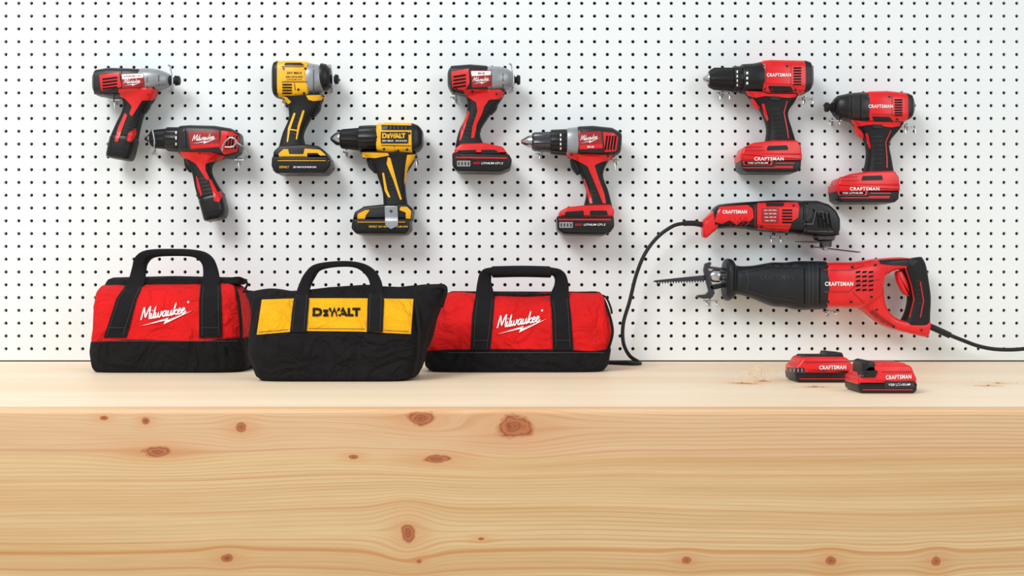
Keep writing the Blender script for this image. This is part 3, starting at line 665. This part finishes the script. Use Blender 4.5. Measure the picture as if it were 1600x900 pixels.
t.patch('direction_switch', [(1362, 194), (1380, 195), (1378, 201), (1364, 200)], 'dark', 1.8)
t.lines('housing_seam', [[(1356, 178), (1396, 179), (1404, 188)], [(1394, 149), (1394, 178)]], .5, 'dred', .6)
t.patch('side_panel', [(1362, 182), (1390, 183), (1396, 190), (1366, 190)], 'black', 1, 1.5)
t.lines('case_rings', [[(1330, 150), (1330, 188)], [(1345, 149), (1345, 190)]], .6, 'soot', .6)
screws(t, ((1357, 151), (1357, 185), (1402, 187), (1390, 151)), 2.1)
cbatt(t, 1300, 1398, 290, 295, [(1301, 293), (1306, 280), (1322, 274), (1350, 270), (1390, 269), (1397, 279), (1398, 293)], 318)

# --- T9 oscillating tool
t = Thing('oscillating_tool', 'red and black corded oscillating tool with flat blade, above the reciprocating saw', 'power tool', DC, (1200, 370), hs=.8)
t.loft('tail_cap', [(1097, 344, 1097, 371, 12), (1104, 338, 1104, 372, 16), (1112, 330, 1110, 366, 21), (1120, 322, 1118, 360, 26)], 'cred', e=3.2, sub=2)
bd = t.loft('body', [(1112, 328, 1112, 362, 22), (1122, 320, 1118, 358, 27), (1150, 317, 1150, 356, 28), (1180, 315, 1180, 360, 30), (1215, 313, 1215, 364, 31), (1252, 314, 1252, 366, 31)], 'black', e=3.2, sub=2)
t.patch('red_panel', [[(1124, 323), (1168, 320), (1176, 326), (1178, 340), (1170, 347), (1160, 344), (1152, 352), (1140, 344), (1128, 350), (1116, 346)], [(1183, 317), (1246, 316), (1249, 322), (1247, 340), (1238, 346), (1232, 362), (1183, 358)]], 'cred', 1)
t.lines('grip_pattern', [[(1140+i*8, 340), (1146+i*8, 348), (1140+i*8, 353)] for i in range(4)], .9, 'dred', 1.3)
t.text('CRAFTSMAN', 1148, 331, 38, 5.5, 'white', bold=.03, space=1.15, off=1.8)
lp = t.patch('label_plate', [(1190, 325), (1217, 325), (1217, 349), (1190, 349)], 'dred', 1.6)
for i in range(4): t.text('3.0A 120V 60Hz'[:14-i], 1203.5, 328.5+i*5.4, 20-i, 2, 'white', parent=lp, off=2)
t.patch('slide_switch', [(1196, 317), (1226, 317), (1224, 322), (1198, 322)], 'black', 2)
t.patch('vent_slots', hslots(1222, 326, 1238, 350, 5, 2.4), 'soot', 1.6, .5)
t.lines('housing_seam', [[(1183, 352), (1234, 354)], [(1180, 320), (1180, 356)]], .6, 'dred', 1.3)
hd_ = t.slab('head', [(1249, 315), (1272, 315), (1290, 321), (1301, 331), (1307, 343), (1307, 360), (1303, 369), (1282, 370), (1262, 367), (1249, 366)], 'black', 27, r=5, rad=3)
t.patch('head_panel', [(1256, 320), (1270, 319), (1270, 338), (1262, 346), (1256, 344)], 'dark', 1, 1, parent=hd_)
t.patch('head_ribs', slots(1276, 332, 1300, 356, 4, 2.4, -2), 'soot', 1.2, .5, parent=hd_)
t.lines('head_seam', [[(1256, 350), (1270, 350), (1276, 324)], [(1270, 326), (1294, 334)], [(1262, 361), (1302, 362)]], .7, 'gun', .7, hd_)
t.patch('lever', [(1258, 319), (1286, 323), (1296, 330), (1286, 330), (1258, 324)], 'dark', 1.8)
screws(t, ((1258, 358), (1296, 362), (1190, 354), (1240, 321)), 2.1, 1.5)
t.loft('spindle', [(1270, 367, 1306, 367, 18), (1272, 375, 1304, 375, 16), (1280, 377, 1300, 377, 11), (1281, 386, 1299, 386, 10)], 'gun', e=2, n=24, cap=1, sub=1)
def plate(name, outl, y0, slope, m, lab):
    V = []; s_ = sc(DC)
    for dz in (0, -.0014):
        for (px, dy) in outl:
            V.append(((px-800)*s_, -(DC+dy*PX), W(0, y0, DC).z+dz-max(0, px-1262)*slope*s_))
    n = len(outl); F = [tuple(range(n)), tuple(range(n, 2*n))]+[(i, (i+1) % n, n+(i+1) % n, n+i) for i in range(n)]
    o = t.add(name, V, F, m, sharp=20); o['label'] = lab
plate('accessory_plate', [(1243, -4), (1250, -9), (1262, -11), (1296, -10), (1300, 0), (1296, 10), (1262, 11), (1250, 9), (1243, 4)], 377, 0.04, 'bladesteel', 'dark grey scraper plate')
plate('blade', [(1270, -7), (1300, -8), (1342, -8), (1342, 8), (1300, 8), (1270, 7)], 384, .12, 'bladesteel', 'thin flat steel blade')
t.loft('blade_bolt', [(1283, 384, 1296, 384, 9), (1284, 391, 1295, 391, 8)], 'steel', e=2, cap=1, n=16, sub=1)
t.tube('strain_relief', [(1100, 352, DC), (1085, 349, DC), (1068, 349, DC)], 4.2, 'cord', n=14)
t.tube('power_cord', [(1070, 349, DC), (1052, 353, DC), (1028, 370, DC), (1008, 396, .045), (994, 430, .045), (984, 470, .045), (974, 505, .045), (974, 535, .05), (984, 556, .065), (1000, pyz(.085, .0035), .085), (990, pyz(.10, .0035), .10), (965, pyz(.085, .0035), .085), (920, pyz(.055, .0035), .055), (860, pyz(.04, .0035), .04)], 2.9, 'cord', n=12, sub=10)

# --- T10 reciprocating saw
t = Thing('reciprocating_saw', 'large red and black reciprocating saw with toothed blade and loop handle', 'saw', .05, (1290, 482), hs=.8)
teeth = []
N = 17
for i in range(N+1):
    x = 1100-(1100-1028)*i/N; y = 438.5+(441-438.5)*i/N; teeth += [(x, y), (x-.8, y+3.4), (x-3, y)]
t.slab('blade', [(1114, 430), (1114, 437), (1104, 437.5)]+teeth+[(1020, 440.5), (1023, 438), (1060, 434), (1100, 430)], 'bladesteel', .8, r=.1, rad=0)
t.slab('shoe', [(1101, 412), (1109, 409), (1111, 412), (1106, 420), (1110, 438), (1116, 458), (1112, 465), (1100, 467), (1088, 464), (1089, 461), (1102, 460), (1107, 455), (1103, 440), (1099, 422)], 'bladesteel', 7, r=.8, rad=1.5)
t.slab('shoe_bracket', [(1106, 446), (1136, 441), (1138, 447), (1110, 454)], 'black', 7, r=1.5)
t.slab('shoe_pivot', [(1108, 416), (1134, 419), (1134, 423), (1108, 420)], 'gun', 5, r=.8, rad=1)
t.loft('blade_clamp', [(1108, 425, 1108, 437, 7), (1114, 421, 1114, 441, 11), (1124, 421, 1124, 441, 11), (1128, 425, 1128, 437, 9), (1140, 425, 1140, 439, 10)], 'steel', e=2, n=24, cap=1, sub=1)
bt = t.loft('rubber_boot', [(1131, 408, 1131, 467, 30), (1136, 404, 1136, 470, 36), (1143, 406, 1143, 467, 34), (1151, 415, 1151, 460, 26), (1175, 415, 1175, 466, 30), (1205, 410, 1205, 478, 35), (1225, 410, 1225, 480, 36), (1245, 408, 1245, 484, 39), (1265, 408, 1265, 484, 39), (1288, 408, 1288, 483, 39)], 'boot', e=2.7, n=56, sub=4)
t.text('CRAFTSMAN', 1214, 433, 52, 9, 'emboss', bold=.03, space=1.15, parent=bt, off=.8)
t.lines('boot_ridges', [[(1158, 425), (1180, 421), (1200, 417)], [(1160, 451), (1200, 464), (1244, 470)], [(1166, 424), (1170, 440), (1166, 456)], [(1264, 412), (1264, 480)], [(1270, 412), (1270, 480)], [(1277, 412), (1277, 480)]], 1, 'emboss', .8, bt)
t.lines('boot_groove', [[(1281, 412), (1281, 480)], [(1147, 416), (1147, 460)], [(1257, 412), (1257, 480)]], 1, 'soot', .5, bt)
t.patch('boot_bumps', [[(1194+i*14, 414), (1204+i*14, 412), (1207+i*14, 417), (1197+i*14, 419)] for i in range(4)], 'emboss', 1.2, 1, parent=bt)
shell(t, [(1284, 411, 1284, 479, 39), (1300, 410, 1300, 480, 40), (1330, 410, 1330, 481, 40), (1352, 406, 1350, 479, 37), (1380, 404, 1368, 470, 30)], 'cred', name='motor_housing')
t.lines('housing_groove', [[(1287, 456), (1326, 456), (1344, 441), (1374, 437)], [(1287, 422), (1330, 422), (1350, 414)], [(1332, 456), (1350, 474)]], .8, 'dred', .6)
t.patch('vent_slots', [[(1338+j*10, 424+i*7), (1345+j*10, 423+i*7), (1344+j*10, 426+i*7), (1337+j*10, 427+i*7)] for i in range(5) for j in range(3)], 'soot', .9, .5)
t.text('CRAFTSMAN', 1311, 443.5, 44, 6.5, 'white', bold=.03, space=1.15)
screws(t, ((1292, 417), (1294, 472), (1330, 472), (1332, 417), (1368, 414), (1362, 464)), 2.4)
t.loft('handle_top', [(1358, 405, 1366, 442, 30), (1382, 403, 1387, 426, 24), (1406, 402, 1408, 421, 20), (1434, 405, 1424, 426, 18)], 'cred', e=3.4, sub=3)
t.loft('handle_base', [(1376, 446, 1338, 478, 30), (1380, 474, 1356, 492, 24), (1391, 492, 1376, 507, 21), (1412, 501, 1404, 517, 20), (1450, 500, 1446, 527, 19)], 'cred', e=3.4, sub=3)
gr = t.loft('grip', [(1396, 408, 1438, 401, 20), (1408, 424, 1444, 414, 21), (1416, 446, 1449, 442, 20), (1419, 468, 1452, 466, 19), (1414, 490, 1451, 490, 20), (1404, 508, 1451, 508, 21)], 'rubber', e=3)
t.lines('red_grip_line', [[(1412, 410), (1424, 446), (1428, 468), (1421, 496)], [(1438, 440), (1443, 470), (1438, 496)]], .8, 'cred', .8, gr)
t.lines('grip_ridges', [[(1430+i*.6, 440+i*7), (1437+i*.6, 438+i*7)] for i in range(6)], .8, 'dark', .8, gr)
t.slab('trigger', [(1398, 424), (1408, 422), (1420, 446), (1420, 464), (1410, 458), (1401, 440)], 'cred', 8)
t.patch('top_grip_panel', [(1372, 406), (1420, 404), (1434, 408), (1426, 416), (1388, 414), (1376, 412)], 'black', 1)
t.patch('lower_accent', [(1364, 484), (1380, 496), (1400, 510), (1390, 512), (1370, 500), (1358, 488)], 'dred', .8, 1)
screws(t, ((1370, 484), (1396, 511), (1440, 516), (1384, 409)), 2.2)
t.tube('strain_relief', [(1440, 508, .05), (1455, 511, .05), (1484, 524, .05)], 4.8, 'cord', n=14)
t.tube('power_cord', [(1480, 522, .05), (1505, 532, .05), (1530, 541, .05), (1560, 546, .05), (1600, 545, .05), (1650, 535, .05), (1700, 515, .05)], 3, 'cord', n=12)

# ================================================================ HOOKS
hooks = [
 (268, 135, 102, 'wire hook around the nose of the small red impact driver'), (178, 154, 170, 'wire hook under the rear of the small red impact driver'),
 (240, 232, 202, 'wire hook under the chuck of the small red drill'), (372, 248, 264, 'wire hook under the rear of the small red drill'),
 (519, 137, 102, 'wire hook around the nose of the yellow impact driver'), (442, 156, 166, 'wire hook under the rear of the yellow impact driver'),
 (537, 234, 244, 'wire hook under the chuck of the yellow drill'), (650, 246, 262, 'wire hook under the rear of the yellow drill'),
 (801, 136, 100, 'wire hook around the nose of the larger red and black impact driver'), (708, 150, 160, 'wire hook under the rear of the larger red and black impact driver'),
 (842, 238, 248, 'wire hook under the chuck of the steel-chucked red drill'), (960, 248, 266, 'wire hook under the rear of the steel-chucked red drill'),
 (1124, 143, 155, 'wire hook under the long black chuck of the red drill'), (1254, 151, 162, 'wire hook under the rear of the long-chucked red drill'),
 (1296, 186, 194, 'wire hook under the nose of the rightmost impact driver'), (1414, 194, 210, 'wire hook under the rear of the rightmost impact driver'),
 (1204, 368, 379, 'wire hook under the body of the oscillating tool'),
 (1104, 468, 480, 'wire hook under the shoe of the reciprocating saw'), (1290, 485, 491, 'wire hook under the motor end of the reciprocating saw')]
for (x, y, yt, lab) in hooks:
    h = Thing('peg_hook', lab, 'hook', .04, W(x, y, .04), 'wire hooks in the pegboard')
    y += 2.2
    if yt < y:
        h.tube('prong', [(x, y, -.002), (x, y, .03), (x, y, .058), (x+1, y-3, .068), (x+1, (y+yt)/2, .070), (x-2, yt+2, .072), (x-5, yt, .076)], 1.25, 'steel', sub=5)
        h.tube('rear_clip', [(x-4, y+6, .003), (x+1, y+3, .003), (x+1, y-14, .003)], 1.1, 'steel', sub=3)
    else:
        wide = x > 1000
        for dx in ((0, 15) if wide else (0,)):
            h.tube('prong', [(x+dx, y, -.002), (x+dx, y, .03), (x+dx, y, .052), (x+dx, y+2, .064), (x+dx+1, (y+yt)/2, .068), (x+dx+1, yt, .069)], 1.1, 'steel', sub=4)
        h.tube('crossbar', [(x-5, y, .05), (x+7, y, .05), (x+(19 if wide else 9), y, .05)], 1.1, 'steel', sub=2)
        h.tube('rear_clip', [(x+4, y-4, .003), (x+4, y+8, .003)], 1.1, 'steel', sub=2)
t = Thing('tool_bracket', 'silver bent wire bracket across the body of the small red drill', 'bracket', .08, (358, 226))
t.tube('wire_loop', [(347, 236, .076), (350, 224, .077), (360, 215, .078), (369, 220, .078), (364, 229, .078), (352, 230, .077)], 1.4, 'steel', sub=6)
t.tube('arm', [(368, 221, .078), (381, 232, .068), (385, 244, .04), (385, 246, 0)], 1.3, 'steel', sub=5)

# ================================================================ BAGS
BG = 'canvas tool bags on the workbench'
def handle_strap(t, name, st, m='web'): return t.loft(name, st, m, e=5, n=24, cap=0, sub=5)
def stitches(t, name, paths, parent=None): t.lines(name, paths, .4, 'stitch', 3.0, parent)
# left red bag
d = .27; t = Thing('tool_bag', 'red and black canvas tool bag at the left end of the three bags', 'tool bag', d, (W(262, 450, d).x, -.17, 0), BG)
t.loft('body', [(143, 532, 379, 532, 79, -81), (145, 505, 377, 505, 77, -81), (147, 480, 375, 478, 70, -81), (151, 460, 373, 456, 56, -81), (160, 446, 368, 441, 28, -81)], 'bred', e=7, n=120, sub=12, cap=4, trace=.8, jit=6)
t.loft('base_panel', [(143, pyz(d-.02, .001), 379, pyz(d-.02, .001), 79, -81), (139, 570, 384, 571, 81, -81), (139, 552, 384, 552, 81, -81), (142, 529, 381, 529, 80, -81)], 'bblack', e=7, n=120, sub=10, cap=3, trace=.8, jit=5)
t.loft('zip_top', [(158, 448, 374, 443, 34, -81), (165, 438, 382, 435, 22, -81), (174, 434, 374, 431, 12, -81)], 'bblack', e=4, n=80, sub=4, cap=2, trace=.8, jit=3)
t.lines('base_seam', [[(152, 533), (250, 533), (372, 533)]], .6, 'stitch', .8)
for q in ([(162, 528), (197, 528), (214, 466), (226, 440), (200, 440), (182, 466)], [(311, 528), (347, 528), (346, 470), (345, 440), (314, 440), (311, 470)]):
    t.patch('strap', q, 'web', 1.8, 0)
stitches(t, 'stitching', [[(167, 524), (186, 466), (203, 442)], [(192, 524), (210, 466), (222, 442)], [(316, 524), (316, 470), (318, 442)], [(342, 524), (341, 470), (341, 442)], [(167, 512), (195, 512)], [(316, 512), (342, 512)]])
handle_strap(t, 'carry_handle', [(188, 462, 218, 464, 2, -24), (200, 440, 226, 442, 2, -44), (207, 418, 228, 424, 4, -58), (213, 402, 230, 411, 9, -64), (232, 391, 240, 402, 14, -66), (272, 389, 272, 400, 15, -66), (310, 391, 304, 402, 14, -66), (330, 401, 316, 411, 9, -64), (340, 420, 318, 425, 4, -58), (344, 442, 316, 442, 2, -44), (345, 464, 314, 464, 2, -24)])
t.tube('piping', [(377, 532, .254), (376, 500, .252), (373, 470, .24), (368, 448, .205)], 2, 'bblack', sub=6)
t.tube('zip_pull', [(352, 437, .19), (374, 434, .185), (386, 442, .185), (383, 452, .19)], 1.6, 'web')
t.script_logo(257, 485, 78, 18, 'white', 9, off=1.8); t.patch('registered_mark', [circ(294, 472, 1.6)], 'white', 1.8, 0)
# right red bag
d = .262; t = Thing('tool_bag', 'red and black canvas tool bag nearest the black cord', 'tool bag', d, (W(805, 450, d).x, -.165, 0), BG)
t.loft('body', [(664, 549, 953, 549, 75, -77), (672, 520, 960, 520, 73, -77), (680, 495, 957, 495, 66, -77), (687, 472, 948, 473, 50, -77), (699, 460, 938, 460, 24, -77)], 'bred', e=6.5, n=120, sub=12, cap=4, trace=.8, jit=6)
t.loft('base_panel', [(668, pyz(d-.02, .001), 946, pyz(d-.02, .001), 75, -77), (662, 570, 952, 570, 77, -77), (662, 546, 956, 546, 76, -77)], 'bblack', e=6.5, n=120, sub=10, cap=3, trace=.8, jit=5)
t.loft('zip_top', [(694, 461, 942, 462, 26, -77), (704, 456, 938, 457, 14, -77)], 'bblack', e=4, n=80, sub=4, cap=2, trace=.8, jit=2)
t.lines('base_seam', [[(700, 551), (800, 551), (944, 551)]], .6, 'stitch', .8)
for q in ([(735, 547), (766, 547), (771, 490), (773, 462), (743, 462), (738, 490)], [(864, 547), (896, 547), (892, 490), (889, 462), (859, 462), (862, 490)]):
    t.patch('strap', q, 'web', 1.8, 0)
stitches(t, 'stitching', [[(740, 543), (743, 490), (747, 464)], [(761, 543), (767, 490), (769, 464)], [(869, 543), (867, 490), (863, 464)], [(891, 543), (888, 490), (885, 464)], [(740, 532), (762, 532)], [(869, 532), (891, 532)]])
handle_strap(t, 'carry_handle', [(741, 486, 770, 486, 2, -20), (743, 462, 772, 462, 2, -42), (746, 440, 768, 443, 4, -58), (751, 425, 768, 434, 9, -64), (766, 418, 772, 430, 15, -66), (815, 417, 815, 429, 16, -66), (862, 418, 858, 430, 15, -66), (881, 425, 866, 434, 9, -64), (888, 442, 866, 445, 4, -58), (889, 462, 860, 462, 2, -42), (891, 486, 862, 486, 2, -20)])
t.loft('handle_wrap', [(768, 416, 769, 434, 18, -66), (815, 415, 815, 433, 18, -66), (860, 416, 861, 434, 18, -66)], 'web', e=3, n=24, cap=2)
t.tube('piping', [(950, 547, .247), (957, 520, .247), (953, 495, .238), (945, 472, .212), (937, 460, .185)], 2, 'bblack', sub=6)
t.tube('zip_pull', [(930, 460, .19), (946, 464, .19), (954, 480, .2), (956, 490, .2)], 1.5, 'web')
t.script_logo(812, 498, 74, 18, 'white', 9, off=1.8); t.patch('registered_mark', [circ(847, 485, 1.6)], 'white', 1.8, 0)
# middle black and yellow bag
d = .435; t = Thing('tool_bag', 'black canvas tool bag with yellow front band, in front of the two red ones', 'tool bag', d, (W(525, 450, d).x, -.35, 0), BG)
t.loft('body', [(402, pyz(d-.02, .001), 640, pyz(d-.02, .001), 60, -63), (395, 586, 648, 588, 62, -63), (391, 565, 652, 567, 63, -63), (389, 540, 655, 540, 62, -63), (387, 515, 656, 513, 58, -63), (384, 490, 654, 488, 50, -63), (381, 470, 652, 468, 36, -63), (376, 456, 650, 453, 18, -63), (386, 451, 645, 449, 8, -63)], 'bblack', e=6, n=140, sub=9, cap=3, trace=.8, jit=8)
ep = t.loft('end_panel', [(610, pyz(d-.045, .001), 640, pyz(d-.045, .001), 44, -68), (610, 582, 652, 582, 46, -68), (610, 560, 665, 562, 46, -68), (610, 530, 676, 530, 44, -68), (610, 500, 684, 498, 40, -66), (612, 475, 691, 470, 30, -64), (614, 460, 697, 452, 18, -63), (624, 452, 694, 445, 9, -63)], 'bblack', e=3.5, n=100, sub=8, cap=3, trace=.6, jit=8)
yb = t.patch('yellow_band', [(409, 468), (470, 466), (560, 466), (646, 467), (642, 522), (560, 518), (470, 517), (401, 523)], 'byel', 1.2, 0, 6, solid=True); yb['label'] = 'yellow canvas band'
for q in ([(453, 519), (479, 519), (483, 468), (482, 458), (461, 458), (457, 480)], [(573, 519), (598, 519), (600, 468), (597, 458), (575, 458), (574, 480)]):
    t.patch('strap', q, 'web', 1.8, 0)
stitches(t, 'stitching', [[(457, 516), (460, 480), (464, 460)], [(475, 516), (479, 468), (479, 460)], [(577, 516), (578, 480), (579, 460)], [(594, 516), (596, 468), (594, 460)]])
handle_strap(t, 'carry_handle', [(458, 478, 482, 478, 2, -26), (461, 464, 483, 464, 2, -38), (467, 446, 485, 449, 4, -48), (477, 427, 491, 435, 8, -54), (494, 413, 501, 422, 12, -56), (530, 408, 530, 417, 13, -56), (562, 410, 557, 419, 12, -56), (584, 421, 572, 430, 8, -54), (596, 440, 578, 444, 4, -48), (599, 462, 575, 462, 2, -38), (600, 478, 575, 478, 2, -26)])
t.block_logo(525, 487.5, 74, 13, 'print', off=1.3, bw=.15)
t.lines('band_seam', [[(404, 519), (450, 515)], [(482, 513), (570, 514)], [(600, 516), (640, 518)]], .4, 'stitch', 1.2)
t.tube('side_piping', [(648, 588, .425), (653, 560, .428), (655, 530, .424), (653, 496, .410), (649, 470, .388)], 1.8, 'web', sub=6)
t.tube('top_zip', [(380, 455, .37), (450, 462, .378), (540, 463, .378), (620, 460, .378), (692, 448, .37)], 2, 'web', sub=6)
t.tube('zip_pull', [(686, 449, .37), (697, 452, .372), (693, 470, .372), (690, 480, .37)], 2.2, 'web', sub=5)

# ================================================================ BATTERIES ON THE BENCH
def bench_batt(label, x0, x1, d, top, flip):
    t = Thing('battery_pack', label, 'battery', d, (W((x0+x1)/2, 450, d).x, -d+.03, 0), 'spare red batteries on the workbench')
    yb = pyz(d); hd = 25; o = -hd; w = x1-x0
    bs = t.slab('base_shell', [(x0, yb-16), (x1, yb-16), (x1-1, yb-4), (x1-6, yb), (x0+6, yb), (x0+1, yb-4)], 'black', hd, o, 2.5, 2, zmin=0)
    t.slab('top_shell', [(x0, yb-13), (x0, yb-24), (x0+6, yb-29), (x0+12, top+2), (x0+18, top), (x1-14, top), (x1-8, top+3), (x1-3, yb-30), (x1, yb-24), (x1, yb-13)], 'cred', hd-1, o, 4, 2)
    if not flip:
        t.slab('rail', [(x0+14, top+3), (x0+18, top-2), (x1-24, top-2), (x1-20, top+3)], 'black', 19, o, 2, 1)
        t.slab('terminal_block', [(x1-42, top+2), (x1-38, top-8), (x1-14, top-6), (x1-10, top+4)], 'black', 14, o, 2, 1)
        g = t.patch('fuel_gauge', [(x0-14, yb-24), (x0+14, yb-23), (x0+14, yb-14), (x0-12, yb-15)], 'dark', .8, 1)
        t.lines('gauge_marks', [[(x0-8+i*6, yb-22), (x0-8+i*6, yb-17)] for i in range(4)], .9, 'pgrey', 1.3, g)
        t.text('CRAFTSMAN', x0+58, yb-24, 42, 6.5, 'white', rot=1, bold=.03, space=1.15)
        t.lines('shell_grooves', [[(x0+14, yb-32), (x1-10, yb-33)], [(x0+20, yb-18), (x1-6, yb-19)]], .7, 'dred', .7)
    else:
        t.slab('rail', [(x0+34, top+5), (x0+38, top-2), (x1-16, top-2), (x1-12, top+5)], 'cred', 19, o, 2, 1)
        t.slab('terminal_block', [(x0+6, top+14), (x0+8, top-4), (x0+14, top-7), (x0+26, top-4), (x0+30, top+14)], 'black', 18, o+6, 3, 2)
        l = t.patch('latch', [(x0-4, yb-36), (x0+30, yb-36), (x0+26, yb-25), (x0, yb-25)], 'black', 1, 2)
        t.text('CRAFTSMAN', x0+62, yb-26, 40, 6.5, 'white', rot=2, bold=.03, space=1.15)
        wdw = t.patch('side_window', [(x0+40, yb-19), (x1-5, yb-20), (x1-5, yb-9), (x0+40, yb-8)], 'dark', .8, 2)
        t.text('V20 LITHIUM', x0+63, yb-14, 34, 3.5, 'white', parent=wdw, rot=1)
        t.lines('shell_grooves', [[(x0+36, yb-34), (x1-10, yb-34)]], .7, 'dred', .7)
    t.lines('base_rib', [[(x0+6, yb-6), (x1-8, yb-6)]], .7, 'cred', .7, bs)
bench_batt('red battery pack farther back on the bench, bar marks on its corner', 1243, 1335, .446, 558, False)
bench_batt('red battery pack nearest the bench edge with black latch on top', 1342, 1434, .606, 570, True)

# ================================================================ SHAVINGS
def shavings(label, spots, curls):
    V = []; F = []
    for (cx, d, rx, ry, n) in spots:
        c = W(cx, 450, d)
        for i in range(n):
            a = random.uniform(0, 6.283); q = min(1, abs(random.gauss(0, .5)))
            x = c.x+math.cos(a)*q*rx; y = -d+math.sin(a)*q*ry; z = .0004+max(0, (1-q*1.3))*random.uniform(0, .002)
            s = random.uniform(.0003, .0013); th = random.uniform(0, 3.14); tl = random.uniform(-.3, .3); b = len(V)
            for (u, v) in ((-1, -.5), (1, -.5), (1, .5), (-1, .5)):
                V.append((x+s*(u*math.cos(th)-v*math.sin(th)), y+s*(u*math.sin(th)+v*math.cos(th)), max(.0002, z+s*u*tl)))
            F.append((b, b+1, b+2, b+3))
    for (cx, d, R, h, turns, w) in curls:
        c = W(cx, 450, d); b = len(V); n = int(turns*16); ph = random.uniform(0, 6); tx = random.uniform(-1, 1)
        for i in range(n+1):
            a = ph+i/16*6.283; rr = R*(1-.4*i/n); x = c.x+rr*math.cos(a)+tx*.012*i/n; z = R*.8+.001+rr*math.sin(a)*(.8)+h*i/n*.3; y = -d+.004*i/n*turns
            V.append((x, y, max(z, .0005))); V.append((x+.0006, y+w, max(z+.0006, .0005)))
            if i: F.append((b+2*i-2, b+2*i-1, b+2*i+1, b+2*i))
    o = link('wood_shavings', V, F, K['dust']); tag(o, label, 'wood shavings', kind='stuff')
shavings('curly wood shavings and sawdust scattered left of the red batteries', [(1160, .46, .05, .035, 800), (1190, .42, .022, .03, 350)],
    [(1183, .44, .013, .01, 2.2, .0014), (1192, .42, .015, .012, 1.8, .0014), (1168, .46, .011, .006, 1.6, .0014), (1199, .43, .012, .014, 1.5, .0014), (1155, .45, .008, .004, 1.3, .0014), (1178, .47, .008, .004, 1.8, .0012), (1205, .45, .009, .004, 1.4, .0012), (1188, .43, .010, .016, 2.6, .0012)])
shavings('thin trail of sawdust in front of the rear red battery', [(1272, .515, .045, .016, 500)], [])
shavings('small pile of sawdust near the right end of the bench', [(1545, .5, .035, .02, 350), (1560, .46, .04, .02, 250)], [(1530, .5, .007, .003, 1.4, .0014), (1552, .49, .008, .003, 1.6, .0014)])

# ================================================================ CAMERA + LIGHT
cam = bpy.data.cameras.new('camera'); co = bpy.data.objects.new('camera', cam); COL.objects.link(co)
co.location = CAM; co.rotation_euler = (math.pi/2, 0, 0); cam.lens = 36; cam.sensor_width = 36; bpy.context.scene.camera = co
w = bpy.data.worlds.new('world'); bpy.context.scene.world = w; w.use_nodes = True
w.node_tree.nodes['Background'].inputs[0].default_value = (.93, .97, 1, 1); w.node_tree.nodes['Background'].inputs[1].default_value = .57
def area(name, loc, target, size, e, col):
    l = bpy.data.lights.new(name, 'AREA'); l.shape = 'RECTANGLE'; l.size = size[0]; l.size_y = size[1]; l.energy = e; l.color = col
    o = bpy.data.objects.new(name, l); COL.objects.link(o); o.location = loc
    o.rotation_euler = (Vector(target)-Vector(loc)).to_track_quat('-Z', 'Y').to_euler()
area('key_softbox', (-1.5, -2.4, 2.2), (0, -.1, .2), (1.3, 1.2), 66, (1, .99, .97))
area('fill_softbox', (2.2, -2.8, 1.2), (.2, -.1, .2), (1.6, 1.4), 21, (1, 1, 1))
vs = bpy.context.scene.view_settings; vs.view_transform = 'Standard'; vs.look = 'None'; vs.exposure = 0; vs.gamma = 1
